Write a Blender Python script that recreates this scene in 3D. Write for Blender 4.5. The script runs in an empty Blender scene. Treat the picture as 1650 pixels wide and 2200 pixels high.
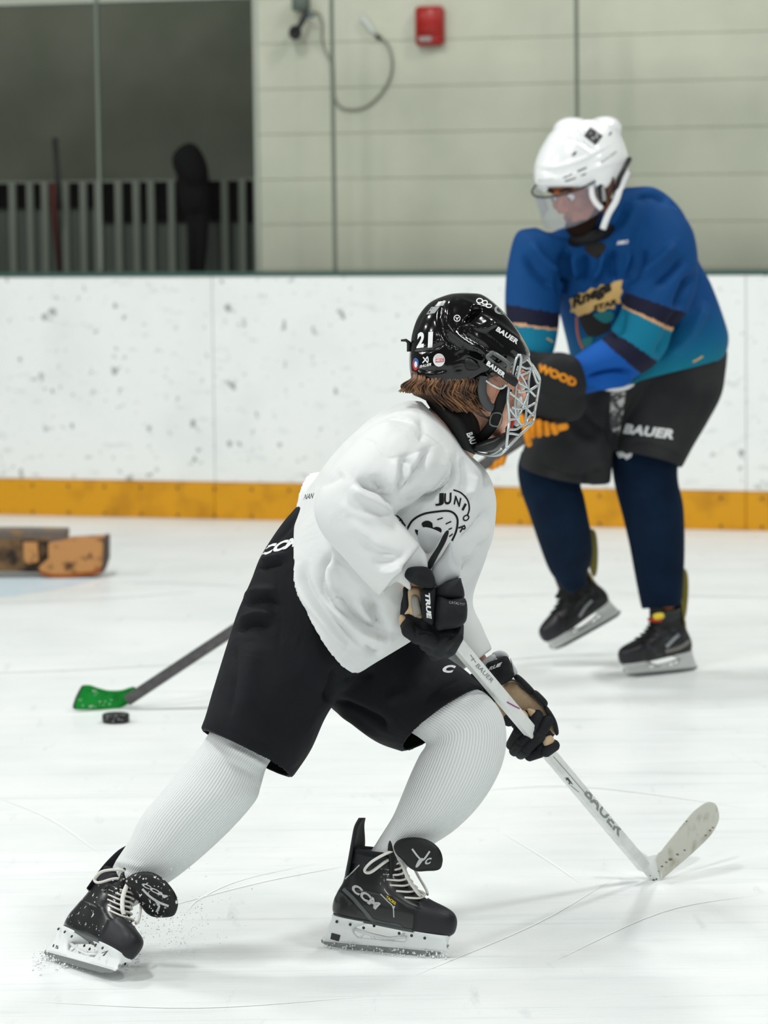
import bpy, bmesh, math, random
import numpy as np
from mathutils import Vector, Matrix
from mathutils.bvhtree import BVHTree
from mathutils.kdtree import KDTree

random.seed(4)
rng = np.random.default_rng(7)
scene = bpy.context.scene
COL = scene.collection

# ------------------------------------------------------------------ camera
FPX, CX, CY = 7500.0, 825.0, 1100.0
CAM_H, HORIZON = 1.5, 386.0
PITCH = math.atan((CY - HORIZON) / FPX)
ROLL = math.radians(0.72)
cam_pos = np.array([0.0, 0.0, CAM_H])
fw = np.array([0.0, math.cos(PITCH), -math.sin(PITCH)])
r0 = np.array([1.0, 0.0, 0.0])
u0 = np.array([0.0, math.sin(PITCH), math.cos(PITCH)])
rt = math.cos(ROLL) * r0 - math.sin(ROLL) * u0
up = math.sin(ROLL) * r0 + math.cos(ROLL) * u0
cd = bpy.data.cameras.new('camera')
cam = bpy.data.objects.new('camera', cd)
COL.objects.link(cam)
cam.matrix_world = Matrix((
    (rt[0], up[0], -fw[0], cam_pos[0]),
    (rt[1], up[1], -fw[1], cam_pos[1]),
    (rt[2], up[2], -fw[2], cam_pos[2]),
    (0, 0, 0, 1)))
cd.sensor_fit = 'VERTICAL'
cd.sensor_height = 36.0
cd.lens = FPX / 2200.0 * 36.0
cd.clip_start, cd.clip_end = 0.1, 200
cd.dof.use_dof = True
cd.dof.focus_distance = 6.72
cd.dof.aperture_fstop = 5.6
scene.camera = cam

# ------------------------------------------------------------------ light
scene.view_settings.view_transform = 'Standard'
scene.view_settings.look = 'None'
scene.view_settings.gamma = 1.0
scene.view_settings.use_curve_mapping = False
scene.view_settings.exposure = -0.36
world = bpy.data.worlds.new('rink_air')
scene.world = world
world.use_nodes = True
bg = world.node_tree.nodes['Background']
bg.inputs['Color'].default_value = (0.97, 1.0, 0.99, 1)
bg.inputs["Strength"].default_value = 0.17


def lamp(name, loc, size, power):
    l = bpy.data.lights.new(name, 'AREA')
    l.shape = 'RECTANGLE'
    l.size, l.size_y = size
    l.energy = power
    l.color = (0.99, 1.0, 0.985)
    o = bpy.data.objects.new(name, l)
    o.location = loc
    COL.objects.link(o)


for ix in (-13.0, -7.5, -2.0, 3.5):
    for iy in (-13.0, -7.0, -1.0, 5.0, 11.0):
        lamp('rink_ceiling_lamp', (ix, iy, 6.5), (0.6, 1.4), {-13.0: 90, -7.0: 110, -1.0: 170, 5.0: 235, 11.0: 235}[iy])


# ------------------------------------------------------------------ geometry helpers
def W(px, py, Y):
    """point of the scene at world depth Y whose image is (px,py)"""
    d = fw + rt * ((px - CX) / FPX) - up * ((py - CY) / FPX)
    return cam_pos + d * (Y / d[1])


def G(px, py, z=0.0):
    d = fw + rt * ((px - CX) / FPX) - up * ((py - CY) / FPX)
    return cam_pos + d * ((z - CAM_H) / d[2])


def proj(P):
    q = np.asarray(P, float) - cam_pos
    z = q @ fw
    return CX + FPX * (q @ rt) / z, CY - FPX * (q @ up) / z


def srgb(c):
    if isinstance(c, str):
        c = [int(c[i:i + 2], 16) for i in (0, 2, 4)]
    out = []
    for v in c:
        v = v / 255.0
        out.append(v / 12.92 if v <= 0.04045 else ((v + 0.055) / 1.055) ** 2.4)
    return (out[0], out[1], out[2], 1.0)


def mat(name, col, rough=0.6, spec=0.4, bump=None, var=None, metal=0.0, coat=0.0, sheen=0.0, trans=0.0, alpha=1.0, sss=0.0):
    """bump=(scale,strength,distance)  var=(scale,other colour,low,high)"""
    m = bpy.data.materials.new(name)
    m.use_nodes = True
    nt = m.node_tree
    b = nt.nodes['Principled BSDF']
    b.inputs['Base Color'].default_value = srgb(col)
    b.inputs['Roughness'].default_value = rough
    b.inputs['Specular IOR Level'].default_value = spec
    b.inputs['Metallic'].default_value = metal
    b.inputs['Coat Weight'].default_value = coat
    b.inputs['Coat Roughness'].default_value = 0.06
    b.inputs['Sheen Weight'].default_value = sheen
    b.inputs['Transmission Weight'].default_value = trans
    b.inputs['Alpha'].default_value = alpha
    if sss:
        b.inputs['Subsurface Weight'].default_value = sss
        b.inputs['Subsurface Radius'].default_value = (0.012, 0.005, 0.003)
    geo = nt.nodes.new('ShaderNodeNewGeometry')
    if bump and len(bump) > 3:
        n = nt.nodes.new('ShaderNodeTexNoise')
        n.inputs['Scale'].default_value = bump[3]
        n.inputs['Detail'].default_value = 3
        n.inputs['Distortion'].default_value = 0.8
        nt.links.new(geo.outputs['Position'], n.inputs['Vector'])
        bp2 = nt.nodes.new('ShaderNodeBump')
        bp2.inputs['Strength'].default_value = bump[4]
        bp2.inputs['Distance'].default_value = bump[5]
        nt.links.new(n.outputs['Fac'], bp2.inputs['Height'])
    if bump:
        n = nt.nodes.new('ShaderNodeTexNoise')
        n.inputs['Scale'].default_value = bump[0]
        n.inputs['Detail'].default_value = 4
        nt.links.new(geo.outputs['Position'], n.inputs['Vector'])
        bp = nt.nodes.new('ShaderNodeBump')
        bp.inputs['Strength'].default_value = bump[1]
        bp.inputs['Distance'].default_value = bump[2]
        nt.links.new(n.outputs['Fac'], bp.inputs['Height'])
        nt.links.new(bp.outputs['Normal'], b.inputs['Normal'])
        if len(bump) > 3:
            nt.links.new(bp2.outputs['Normal'], bp.inputs['Normal'])
    if var:
        n = nt.nodes.new('ShaderNodeTexNoise')
        n.inputs['Scale'].default_value = var[0]
        n.inputs['Detail'].default_value = 5
        nt.links.new(geo.outputs['Position'], n.inputs['Vector'])
        rp = nt.nodes.new('ShaderNodeValToRGB')
        rp.color_ramp.elements[0].position = var[2]
        rp.color_ramp.elements[1].position = var[3]
        rp.color_ramp.elements[0].color = srgb(col)
        rp.color_ramp.elements[1].color = srgb(var[1])
        nt.links.new(n.outputs['Fac'], rp.inputs['Fac'])
        nt.links.new(rp.outputs['Color'], b.inputs['Base Color'])
    return m


WLOC = {}


def mk(name, verts, faces, m, parent=None, smooth=True, uv=None, attrs=None, label=None, solid=0.0, kind=None):
    v = np.asarray(verts, float).reshape(-1, 3)
    c = (v.min(0) + v.max(0)) / 2
    me = bpy.data.meshes.new(name)
    me.from_pydata((v - c).tolist(), [], [list(map(int, f)) for f in faces])
    if smooth:
        me.polygons.foreach_set('use_smooth', [True] * len(me.polygons))
    if uv is not None:
        ul = me.uv_layers.new(name='UVMap')
        li = np.zeros(len(me.loops), np.int32)
        me.loops.foreach_get('vertex_index', li)
        ul.data.foreach_set('uv', np.asarray(uv)[li].ravel())
    for k, val in (attrs or {}).items():
        a = me.attributes.new(k, 'FLOAT', 'POINT')
        a.data.foreach_set('value', np.asarray(val, float))
    for mm in (m if isinstance(m, (list, tuple)) else [m]):
        me.materials.append(mm)
    me.update()
    o = bpy.data.objects.new(name, me)
    COL.objects.link(o)
    link(o, c, parent)
    if label:
        o['label'] = label
    if kind:
        o['kind'] = kind
    if solid:
        s = o.modifiers.new('thickness', 'SOLIDIFY')
        s.thickness = abs(solid)
        s.offset = -1 if solid > 0 else 1
    return o


def link(o, c, parent):
    c = np.asarray(c, float)
    if parent is not None:
        o.parent = parent
        o.location = tuple(c - WLOC[parent.name])
    else:
        o.location = tuple(c)
    WLOC[o.name] = c


def empty(name, loc, label, cat, group=None):
    o = bpy.data.objects.new(name, None)
    o.empty_display_size = 0.2
    COL.objects.link(o)
    link(o, loc, None)
    o['label'] = label
    o['category'] = cat
    if group:
        o['group'] = group
    return o


def tag(o, label, cat, kind=None):
    o['label'] = label
    o['category'] = cat
    if kind:
        o['kind'] = kind


def merge(*parts):
    V, F, n = [], [], 0
    for v, f in parts:
        V.append(np.asarray(v, float).reshape(-1, 3))
        F += [[i + n for i in q] for q in f]
        n += len(V[-1])
    return np.vstack(V), F


def catmull(K, sub, closed=False):
    K = np.asarray(K, float)
    n = len(K)
    out, ts = [], []
    rngN = n if closed else n - 1
    for i in range(rngN):
        if closed:
            p0, p1, p2, p3 = K[(i - 1) % n], K[i], K[(i + 1) % n], K[(i + 2) % n]
        else:
            p1, p2 = K[i], K[i + 1]
            p0 = K[i - 1] if i > 0 else 2 * p1 - p2
            p3 = K[i + 2] if i + 2 < n else 2 * p2 - p1
        for j in range(sub):
            t = j / sub
            out.append(0.5 * (2 * p1 + (p2 - p0) * t + (2 * p0 - 5 * p1 + 4 * p2 - p3) * t * t + (3 * p1 - p0 - 3 * p2 + p3) * t ** 3))
            ts.append(i + t)
    if not closed:
        out.append(K[-1])
        ts.append(n - 1)
    return np.array(out), np.array(ts)


def skin_rings(R, cap0=True, cap1=True):
    """R: (k,n,3) stacked closed rings -> verts, faces"""
    k, n, _ = R.shape
    V = R.reshape(-1, 3)
    F = []
    for i in range(k - 1):
        for j in range(n):
            a, b = i * n + j, i * n + (j + 1) % n
            F.append([a, b, b + n, a + n])
    extra = []
    if cap0:
        extra.append(R[0].mean(0))
        c = k * n
        F += [[c, (j + 1) % n, j] for j in range(n)]
    if cap1:
        extra.append(R[-1].mean(0))
        c = k * n + len(extra) - 1
        o = (k - 1) * n
        F += [[c, o + j, o + (j + 1) % n] for j in range(n)]
    if extra:
        V = np.vstack([V, np.array(extra)])
    return V, F


def loft(rings, nu=48, sub=6, cap0=True, cap1=True, full=False):
    """rings: (ax,ay,bx,by,Y,t[,fx,fy[,dYb[,e]]]) -- silhouette ends a,b at depth Y (b at Y+dYb), half thickness t,
    (fx,fy) image shift of the ring's near side"""
    K = []
    for r in rings:
        ax, ay, bx, by, Y, t = r[:6]
        fx, fy = (r[6], r[7]) if len(r) > 7 else (0, 0)
        dyb = r[8] if len(r) > 8 else 0.0
        e = r[9] if len(r) > 9 else 2.0
        A, B = W(ax, ay, Y - dyb / 2), W(bx, by, Y + dyb / 2)
        C = (A + B) / 2
        cpx, cpy = proj(C)
        Fp = W(cpx + fx, cpy + fy, C[1] - t)
        K.append(np.concatenate([C, (B - A) / 2, Fp - C, [e]]))
    S, ts = catmull(np.array(K), sub)
    th = np.linspace(-math.pi / 2, 1.5 * math.pi, nu, endpoint=False)
    R = []
    for s in S:
        e = 2.0 / max(s[9], 0.5)
        c, d = np.cos(th), np.sin(th)
        cc = np.sign(c) * np.abs(c) ** e
        dd = np.sign(d) * np.abs(d) ** e
        R.append(s[:3] + np.outer(cc, s[3:6]) + np.outer(dd, s[6:9]))
    R = np.array(R)
    V, F = skin_rings(R, cap0, cap1)
    if not full:
        return V, F
    T = np.repeat(ts, nu)
    U = np.tile(th / (2 * math.pi) + .25, len(ts))
    ext = len(V) - len(T)
    T = np.concatenate([T, [ts[0], ts[-1]][:ext] if cap0 else [ts[-1]][:ext]])
    U = np.concatenate([U, [0.5] * ext])
    return V, F, T, U


def tube(P, rad, n=8, cap=True, flat=1.0, nrm=None):
    P = np.asarray(P, float)
    rad = np.broadcast_to(np.asarray(rad, float), (len(P),))
    T = np.gradient(P, axis=0)
    T /= np.linalg.norm(T, axis=1)[:, None] + 1e-12
    a = np.array([0, 0, 1.0]) if nrm is None else np.asarray(nrm, float)
    if nrm is None and abs(T[0] @ a) > 0.9:
        a = np.array([1.0, 0, 0])
    R = []
    th = np.linspace(0, 2 * math.pi, n, endpoint=False)
    N = a
    for i in range(len(P)):
        N = (a if nrm is not None else N) - T[i] * ((a if nrm is not None else N) @ T[i])
        N = N / (np.linalg.norm(N) + 1e-12)
        Bn = np.cross(T[i], N)
        R.append(P[i] + rad[i] * (np.outer(np.cos(th), Bn) + flat * np.outer(np.sin(th), N)))
    return skin_rings(np.array(R), cap, cap)


def spx(pts, sub=6):
    """smooth image polyline (px,py,Y) -> world points"""
    S, _ = catmull(np.array(pts, float), sub)
    return np.array([W(*s) for s in S])


def capsule(p, q, r1, r2, n=14, k=5):
    p, q = np.asarray(p, float), np.asarray(q, float)
    d = q - p
    L = np.linalg.norm(d) + 1e-9
    d = d / L
    a = np.array([0, 0, 1.0]) if abs(d[2]) < 0.9 else np.array([1.0, 0, 0])
    x = np.cross(d, a)
    x /= np.linalg.norm(x)
    y = np.cross(d, x)
    th = np.linspace(0, 2 * math.pi, n, endpoint=False)
    circ = np.outer(np.cos(th), x) + np.outer(np.sin(th), y)
    R = []
    for i in range(k):
        f = math.pi / 2 * (1 - (i + .25) / k)
        R.append(p - d * r1 * math.sin(f) + circ * r1 * math.cos(f))
    for i in range(k):
        f = math.pi / 2 * ((i + .75) / k)
        R.append(q + d * r2 * math.sin(f) + circ * r2 * math.cos(f))
    return skin_rings(np.array(R))


def selli(c, axes, e1=2.0, e2=2.0, nu=28, nv=16):
    """superellipsoid: axes = 3x3 rows (semi-axis vectors)"""
    axes = np.asarray(axes, float)
    f = lambda w, e: np.sign(w) * np.abs(w) ** (2.0 / e)
    th = np.linspace(0, 2 * math.pi, nu, endpoint=False)
    R = []
    for ph in np.linspace(-math.pi / 2 + 0.06, math.pi / 2 - 0.06, nv):
        cr, sr = f(np.cos(ph), e2), f(np.sin(ph), e2)
        R.append(np.asarray(c, float) + np.outer(cr * f(np.cos(th), e1), axes[0]) + np.outer(cr * f(np.sin(th), e1), axes[1]) + sr * axes[2])
    return skin_rings(np.array(R))


def pillow(poly, Y, thick, gx=0.0, gy=0.0, sub=5, k=7, e=2.6, back=1.0):
    """traced outline (px) made into a padded solid at depth Y; gx,gy tilt (m per px)"""
    O, _ = catmull(np.array(poly, float), sub, closed=True)
    c = O.mean(0)
    R = []
    for i in range(2 * k + 1):
        f = -math.pi / 2 + math.pi * (i + 0.0) / (2 * k)
        f = max(-1.5, min(1.5, f))
        sc = abs(math.cos(f)) ** (2 / e)
        dz = math.copysign(abs(math.sin(f)) ** (2 / e), math.sin(f)) * thick
        if dz > 0:
            dz *= back
        q = c + (O - c) * sc
        R.append([W(x, y, Y + gx * (x - c[0]) + gy * (y - c[1]) + dz) for x, y in q])
    return skin_rings(np.array(R))


def weld(parts, voxel, smooth=4, factor=0.5):
    """fuse closed solids into one continuous surface"""
    V, F = merge(*parts)
    me = bpy.data.meshes.new('tmp')
    me.from_pydata(V.tolist(), [], F)
    bm = bmesh.new()
    bm.from_mesh(me)
    bmesh.ops.recalc_face_normals(bm, faces=bm.faces)
    bm.to_mesh(me)
    bm.free()
    o = bpy.data.objects.new('tmp', me)
    COL.objects.link(o)
    r = o.modifiers.new('r', 'REMESH')
    r.mode = 'VOXEL'
    r.voxel_size = voxel
    r.adaptivity = 0
    if smooth:
        s = o.modifiers.new('s', 'SMOOTH')
        s.iterations = smooth
        s.factor = factor
    dg = bpy.context.evaluated_depsgraph_get()
    ev = o.evaluated_get(dg).to_mesh()
    n = len(ev.vertices)
    co = np.zeros(n * 3)
    ev.vertices.foreach_get('co', co)
    F2 = [list(p.vertices) for p in ev.polygons]
    o.evaluated_get(dg).to_mesh_clear()
    bpy.data.objects.remove(o)
    bpy.data.meshes.remove(me)
    return co.reshape(-1, 3), F2


def normals(V, F):
    me = bpy.data.meshes.new('tmp')
    me.from_pydata(np.asarray(V).tolist(), [], F)
    me.update()
    n = np.zeros(len(V) * 3)
    me.vertex_normals.foreach_get('vector', n)
    bpy.data.meshes.remove(me)
    return n.reshape(-1, 3)


def folds(V, F, strokes, hard=False):
    """sculpt folds: strokes = (polyline px, width px, height mm[, one-sided width])"""
    V = np.array(V, float)
    N = normals(V, F)
    px, py = proj(V)
    view = V - cam_pos
    view /= np.linalg.norm(view, axis=1)[:, None]
    facing = np.clip(-(N * view).sum(1) * 2.2, 0, 1)
    H = np.zeros(len(V))
    for st in strokes:
        pl, wd, amp = np.array(st[0], float), st[1], st[2] / 1000.0
        w2 = st[3] if len(st) > 3 else wd
        if len(pl) > 2:
            pl, _ = catmull(pl, 4)
        best = np.full(len(V), 1e9)
        sd = np.zeros(len(V))
        tt = np.zeros(len(V))
        for i in range(len(pl) - 1):
            a, b = pl[i], pl[i + 1]
            d = b - a
            L2 = d @ d + 1e-9
            t = np.clip(((px - a[0]) * d[0] + (py - a[1]) * d[1]) / L2, 0, 1)
            ex, ey = px - (a[0] + t * d[0]), py - (a[1] + t * d[1])
            dist = np.hypot(ex, ey)
            m = dist < best
            best[m] = dist[m]
            sd[m] = (d[0] * ey - d[1] * ex)[m]
            tt[m] = ((i + t) / (len(pl) - 1))[m]
        wloc = np.where(sd > 0, wd, w2)
        taper = np.clip(np.sin(np.clip(tt, 0.03, 0.97) * math.pi) * 1.5, 0, 1)
        q = best / wloc
        H += amp * (np.exp(-q * q) if (amp > 0 or hard) else np.exp(-1.25 * (np.sqrt(q * q + 0.06) - 0.245))) * taper
    return V + N * (H * facing)[:, None]


def bvh(*parts):
    V, F = merge(*parts)
    return BVHTree.FromPolygons([Vector(v) for v in V], F)


def cast(px, py, tree, off=0.0012):
    d = fw + rt * ((px - CX) / FPX) - up * ((py - CY) / FPX)
    d = d / np.linalg.norm(d)
    h = tree.ray_cast(Vector(cam_pos), Vector(d))
    if h[0] is None:
        return None
    return np.array(h[0]) - d * off


def decal(name, P2, F, tree, m, parent, off=0.0012, maxlen=8.0, label=None, one=True):
    """flat print: 2-d image outline mesh laid on the surface of a thing"""
    bm = bmesh.new()
    vs = [bm.verts.new((p[0], p[1], 0)) for p in P2]
    for f in F:
        try:
            bm.faces.new([vs[i] for i in f])
        except ValueError:
            pass
    bmesh.ops.triangulate(bm, faces=bm.faces)
    for _ in range(6):
        es = [e for e in bm.edges if e.calc_length() > maxlen]
        if not es:
            break
        bmesh.ops.subdivide_edges(bm, edges=es, cuts=1)
        bmesh.ops.triangulate(bm, faces=[f for f in bm.faces if len(f.verts) > 3])
    bm.verts.index_update()
    pos, ok = [], []
    for v in bm.verts:
        h = cast(v.co.x, v.co.y, tree, off)
        ok.append(h is not None)
        pos.append(h if h is not None else np.zeros(3))
    F2 = []
    for f in bm.faces:
        idx = [v.index for v in f.verts]
        if all(ok[i] for i in idx):
            L = max(np.linalg.norm(pos[idx[a]] - pos[idx[a - 1]]) for a in range(3))
            if L < 0.05:
                F2.append(idx)
    bm.free()
    if one and F2:
        par = {}

        def find(a):
            while par.setdefault(a, a) != a:
                par[a] = par[par[a]]
                a = par[a]
            return a
        for f in F2:
            for i in f[1:]:
                par[find(i)] = find(f[0])
        cnt = {}
        for f in F2:
            cnt[find(f[0])] = cnt.get(find(f[0]), 0) + 1
        top = max(cnt, key=cnt.get)
        F2 = [f for f in F2 if find(f[0]) == top]
    used = sorted({i for f in F2 for i in f})
    if not used:
        print('DECAL MISS', name)
        return None
    re = {o: i for i, o in enumerate(used)}
    return mk(name, np.array([pos[i] for i in used]), [[re[i] for i in f] for f in F2], m, parent, smooth=True, label=label)


def glyphs(text, bold=0.02, shear=0.0, spacing=1.0):
    cu = bpy.data.curves.new('t', 'FONT')
    cu.body = text
    cu.size = 1.0
    cu.offset = bold
    cu.shear = shear
    cu.space_character = spacing
    cu.resolution_u = 3
    o = bpy.data.objects.new('t', cu)
    COL.objects.link(o)
    dg = bpy.context.evaluated_depsgraph_get()
    me = o.evaluated_get(dg).to_mesh()
    V = np.array([v.co[:2] for v in me.vertices])
    F = [list(p.vertices) for p in me.polygons]
    o.evaluated_get(dg).to_mesh_clear()
    bpy.data.objects.remove(o)
    bpy.data.curves.remove(cu)
    V -= V.min(0)
    V /= V.max(0)
    return V, F


def lettering(text, org, ux, uy, tree, m, parent, bold=0.02, shear=0.0, spacing=1.0, off=0.0012, name='lettering', maxlen=8.0):
    """org = px of lower-left, ux/uy = px vectors of full width / full height"""
    V, F = glyphs(text, bold, shear, spacing)
    P = np.array(org) + np.outer(V[:, 0], ux) + np.outer(V[:, 1], uy)
    return decal(name, P, F, tree, m, parent, off, maxlen, one=len(text) == 1)


def patch(name, poly, tree, m, parent, off=0.001, smooth=True, maxlen=8.0, label=None):
    O = catmull(np.array(poly, float), 4, closed=True)[0] if smooth else np.array(poly, float)
    return decal(name, O, [list(range(len(O)))], tree, m, parent, off, maxlen, label)


def stroke_patch(name, line, wd, tree, m, parent, off=0.001, label=None):
    S, _ = catmull(np.array(line, float), 5)
    T = np.gradient(S, axis=0)
    T /= np.linalg.norm(T, axis=1)[:, None] + 1e-9
    N = np.stack([-T[:, 1], T[:, 0]], 1)
    n = len(S)
    P = np.vstack([S + N * wd / 2, S - N * wd / 2])
    return decal(name, P, [[i, i + 1, n + i + 1, n + i] for i in range(n - 1)], tree, m, parent, off, 8.0, label)


def xform(V, M):
    V = np.asarray(V, float)
    return V @ np.asarray(M)[:3, :3].T + np.asarray(M)[:3, 3]


def frame(o, X, U, s=1.0):
    X = np.asarray(X, float) / np.linalg.norm(X)
    Yv = np.cross(U, X)
    Yv /= np.linalg.norm(Yv)
    Z = np.cross(X, Yv)
    M = np.eye(4)
    M[:3, 0], M[:3, 1], M[:3, 2], M[:3, 3] = X * s, Yv * s, Z * s, o
    return M


def boxv(lo, hi):
    x0, y0, z0 = lo
    x1, y1, z1 = hi
    V = [(x0, y0, z0), (x1, y0, z0), (x1, y1, z0), (x0, y1, z0), (x0, y0, z1), (x1, y0, z1), (x1, y1, z1), (x0, y1, z1)]
    return np.array(V, float), [[0, 3, 2, 1], [4, 5, 6, 7], [0, 1, 5, 4], [1, 2, 6, 5], [2, 3, 7, 6], [3, 0, 4, 7]]


def bbox_bev(lo, hi, b):
    """box with chamfered edges"""
    bm = bmesh.new()
    V, F = boxv(lo, hi)
    vs = [bm.verts.new(v) for v in V]
    for f in F:
        bm.faces.new([vs[i] for i in f])
    bmesh.ops.bevel(bm, geom=list(bm.edges), offset=b, segments=1, affect='EDGES', profile=0.5)
    bm.verts.index_update()
    r = (np.array([v.co[:] for v in bm.verts]), [[v.index for v in f.verts] for f in bm.faces])
    bm.free()
    return r

# ------------------------------------------------------------------ ice
def ice_material():
    m = bpy.data.materials.new('ice')
    m.use_nodes = True
    nt = m.node_tree
    L = nt.links.new
    b = nt.nodes['Principled BSDF']
    geo = nt.nodes.new('ShaderNodeNewGeometry')

    def noise(scale, stretch, detail, rot=0.0):
        mp = nt.nodes.new('ShaderNodeMapping')
        mp.inputs['Scale'].default_value = stretch
        mp.inputs['Rotation'].default_value = (0, 0, rot)
        n = nt.nodes.new('ShaderNodeTexNoise')
        n.inputs['Scale'].default_value = scale
        n.inputs['Detail'].default_value = detail
        n.inputs['Roughness'].default_value = 0.6
        L(geo.outputs['Position'], mp.inputs['Vector'])
        L(mp.outputs['Vector'], n.inputs['Vector'])
        return n.outputs['Fac']

    def ramp(f, lo, hi, c0, c1):
        r = nt.nodes.new('ShaderNodeValToRGB')
        r.color_ramp.elements[0].position, r.color_ramp.elements[1].position = lo, hi
        r.color_ramp.elements[0].color = c0
        r.color_ramp.elements[1].color = c1
        L(f, r.inputs['Fac'])
        return r.outputs['Color']

    def mult(a, c):
        x = nt.nodes.new('ShaderNodeMix')
        x.data_type = 'RGBA'
        x.blend_type = 'MULTIPLY'
        x.inputs[0].default_value = 1.0
        L(a, x.inputs[6])
        L(c, x.inputs[7])
        return x.outputs[2]
    w = (1, 1, 1, 1)
    base = ramp(noise(1.6, (1, 1, 1), 6), 0.35, 0.65, srgb((228, 233, 231)), srgb((240, 243, 242)))
    c = mult(base, ramp(noise(2.2, (0.5, 6, 1), 8, 0.15), 0.56, 0.78, w, (0.80, 0.82, 0.83, 1)))
    c = mult(c, ramp(noise(5, (0.22, 14, 1), 5, -0.32), 0.62, 0.72, w, (0.80, 0.82, 0.83, 1)))
    c = mult(c, ramp(noise(4, (0.16, 26, 1), 3, 0.42), 0.67, 0.71, w, (0.84, 0.86, 0.87, 1)))
    c = mult(c, ramp(noise(3, (5, 1, 1), 9, 0.9), 0.62, 0.8, w, (0.74, 0.76, 0.77, 1)))
    c = mult(c, ramp(noise(14, (1, 1, 1), 9), 0.72, 0.82, w, (0.8, 0.82, 0.83, 1)))
    L(c, b.inputs['Base Color'])
    rr = nt.nodes.new('ShaderNodeMapRange')
    rr.inputs['To Min'].default_value = 0.22
    rr.inputs['To Max'].default_value = 0.5
    L(noise(3, (0.5, 3, 1), 8, 0.2), rr.inputs['Value'])
    L(rr.outputs['Result'], b.inputs['Roughness'])
    b.inputs['Specular IOR Level'].default_value = 0.3
    bp = nt.nodes.new('ShaderNodeBump')
    bp.inputs['Strength'].default_value = 0.25
    bp.inputs['Distance'].default_value = 0.004
    L(noise(30, (0.5, 4, 1), 8, 0.2), bp.inputs['Height'])
    L(bp.outputs['Normal'], b.inputs['Normal'])
    return m


M_ice = ice_material()
P0, P1 = G(0, 1105), G(1650, 1140)
BE = (P1 - P0) / np.linalg.norm(P1 - P0)
BN = np.array([-BE[1], BE[0], 0.0])


def BP(u, d, z):
    return P0 + BE * u + BN * d + np.array([0, 0, z])


def onb(px, py, d=0.0):
    """image point -> (along, height) on the plane d metres behind the board face"""
    r = fw + rt * ((px - CX) / FPX) - up * ((py - CY) / FPX)
    o = P0 + BN * d
    t = ((o - cam_pos) @ BN) / (r @ BN)
    q = cam_pos + r * t - o
    return q @ BE, q[2]


def bbox(u0, u1, d0, d1, z0, z1, bev=0.0):
    V, F = bbox_bev((u0, d0, z0), (u1, d1, z1), bev) if bev else boxv((u0, d0, z0), (u1, d1, z1))
    return np.array([BP(*v) for v in V]), F


fl = mk('floor', [(-12, -6, 0), (14, -6, 0), (14, 9, 0), (-12, 9, 0)], [[0, 1, 2, 3]], M_ice, smooth=False)
bpy.data.objects.remove(fl)
far_a, far_b = BP(-9, 0.1, 0), BP(14, 0.1, 0)
fl = mk('floor', [(-9, -6, 0), (13, -6, 0), tuple(far_b), tuple(far_a)], [[0, 1, 2, 3]], M_ice, smooth=False)
tag(fl, 'white scratched skating rink ice under both players', 'ice', 'structure')

M_blue = mat('crease_blue', (210, 228, 237), 0.35, 0.3, var=(3, (214, 230, 238), 0.4, 0.7))
M_line = mat('ice_line', (213, 217, 218), 0.4, 0.3, var=(6, (226, 230, 230), 0.4, 0.65))
M_gouge = mat('ice_gouge', (240, 243, 242), 0.5, 0.3)
# blue crease paint at the left edge
a_, b_ = G(-260, 1290), G(205, 1243)
arc = [(-700, 1200), (-300, 1200), (60, 1222), (206, 1238), (196, 1246), (150, 1258), (80, 1271), (0, 1282), (-120, 1294), (-300, 1306), (-700, 1312)]
S_, _ = catmull(np.array(arc, float), 4, closed=True)
mk('crease_paint', [G(x, y, 0.0008) for x, y in S_], [list(range(len(S_)))], M_blue, fl, smooth=False, label='pale blue crease paint')


ILZ = [0.0006]


def ice_line(pts, wd, m, name='ice_mark'):
    ILZ[0] += .00004
    z = ILZ[0]
    S, _ = catmull(np.array(pts, float), 6)
    C = np.array([G(x, y, z) for x, y in S])
    T = np.gradient(C, axis=0)
    T /= np.linalg.norm(T, axis=1)[:, None]
    N = np.stack([-T[:, 1], T[:, 0], 0 * T[:, 0]], 1)
    n = len(C)
    tp = np.sin(np.linspace(0.12, math.pi - 0.12, n))[:, None]
    mk(name, np.vstack([C + N * wd / 2 * tp, C - N * wd / 2 * tp]), [[i, i + 1, n + i + 1, n + i] for i in range(n - 1)], m, fl, smooth=False)


for pts, wd in (([(-60, 1300), (200, 1287), (420, 1272)], 0.03), ([(215, 1250), (380, 1253), (560, 1262)], 0.02),
                ([(-40, 1447), (220, 1436), (470, 1422)], 0.022), ([(300, 1524), (430, 1520), (500, 1516)], 0.015),
                ([(1010, 1282), (1120, 1278), (1200, 1276)], 0.02), ([(1300, 1272), (1480, 1280), (1700, 1284)], 0.02),
                ([(1090, 1418), (1200, 1408), (1350, 1404)], 0.02)):
    ice_line(pts, wd, M_line, name='ice_seam')
for pts, wd in (([(0, 1715), (110, 1760), (210, 1830)], 0.012), ([(350, 1950), (560, 1895), (745, 1860)], 0.014),
                ([(400, 1960), (430, 1930), (520, 1890), (700, 1850)], 0.008), ([(880, 2100), (1150, 1985), (1330, 1880)], 0.008),
                ([(1080, 1790), (1180, 1850), (1250, 1900)], 0.008), ([(1180, 2070), (1420, 1960), (1640, 1920)], 0.008),
                ([(40, 2150), (420, 2165), (800, 2140)], 0.008), ([(1000, 1700), (1250, 1690), (1640, 1740)], 0.01)):
    ice_line(pts, wd * .6, M_gouge, name='blade_scratch')

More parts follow.
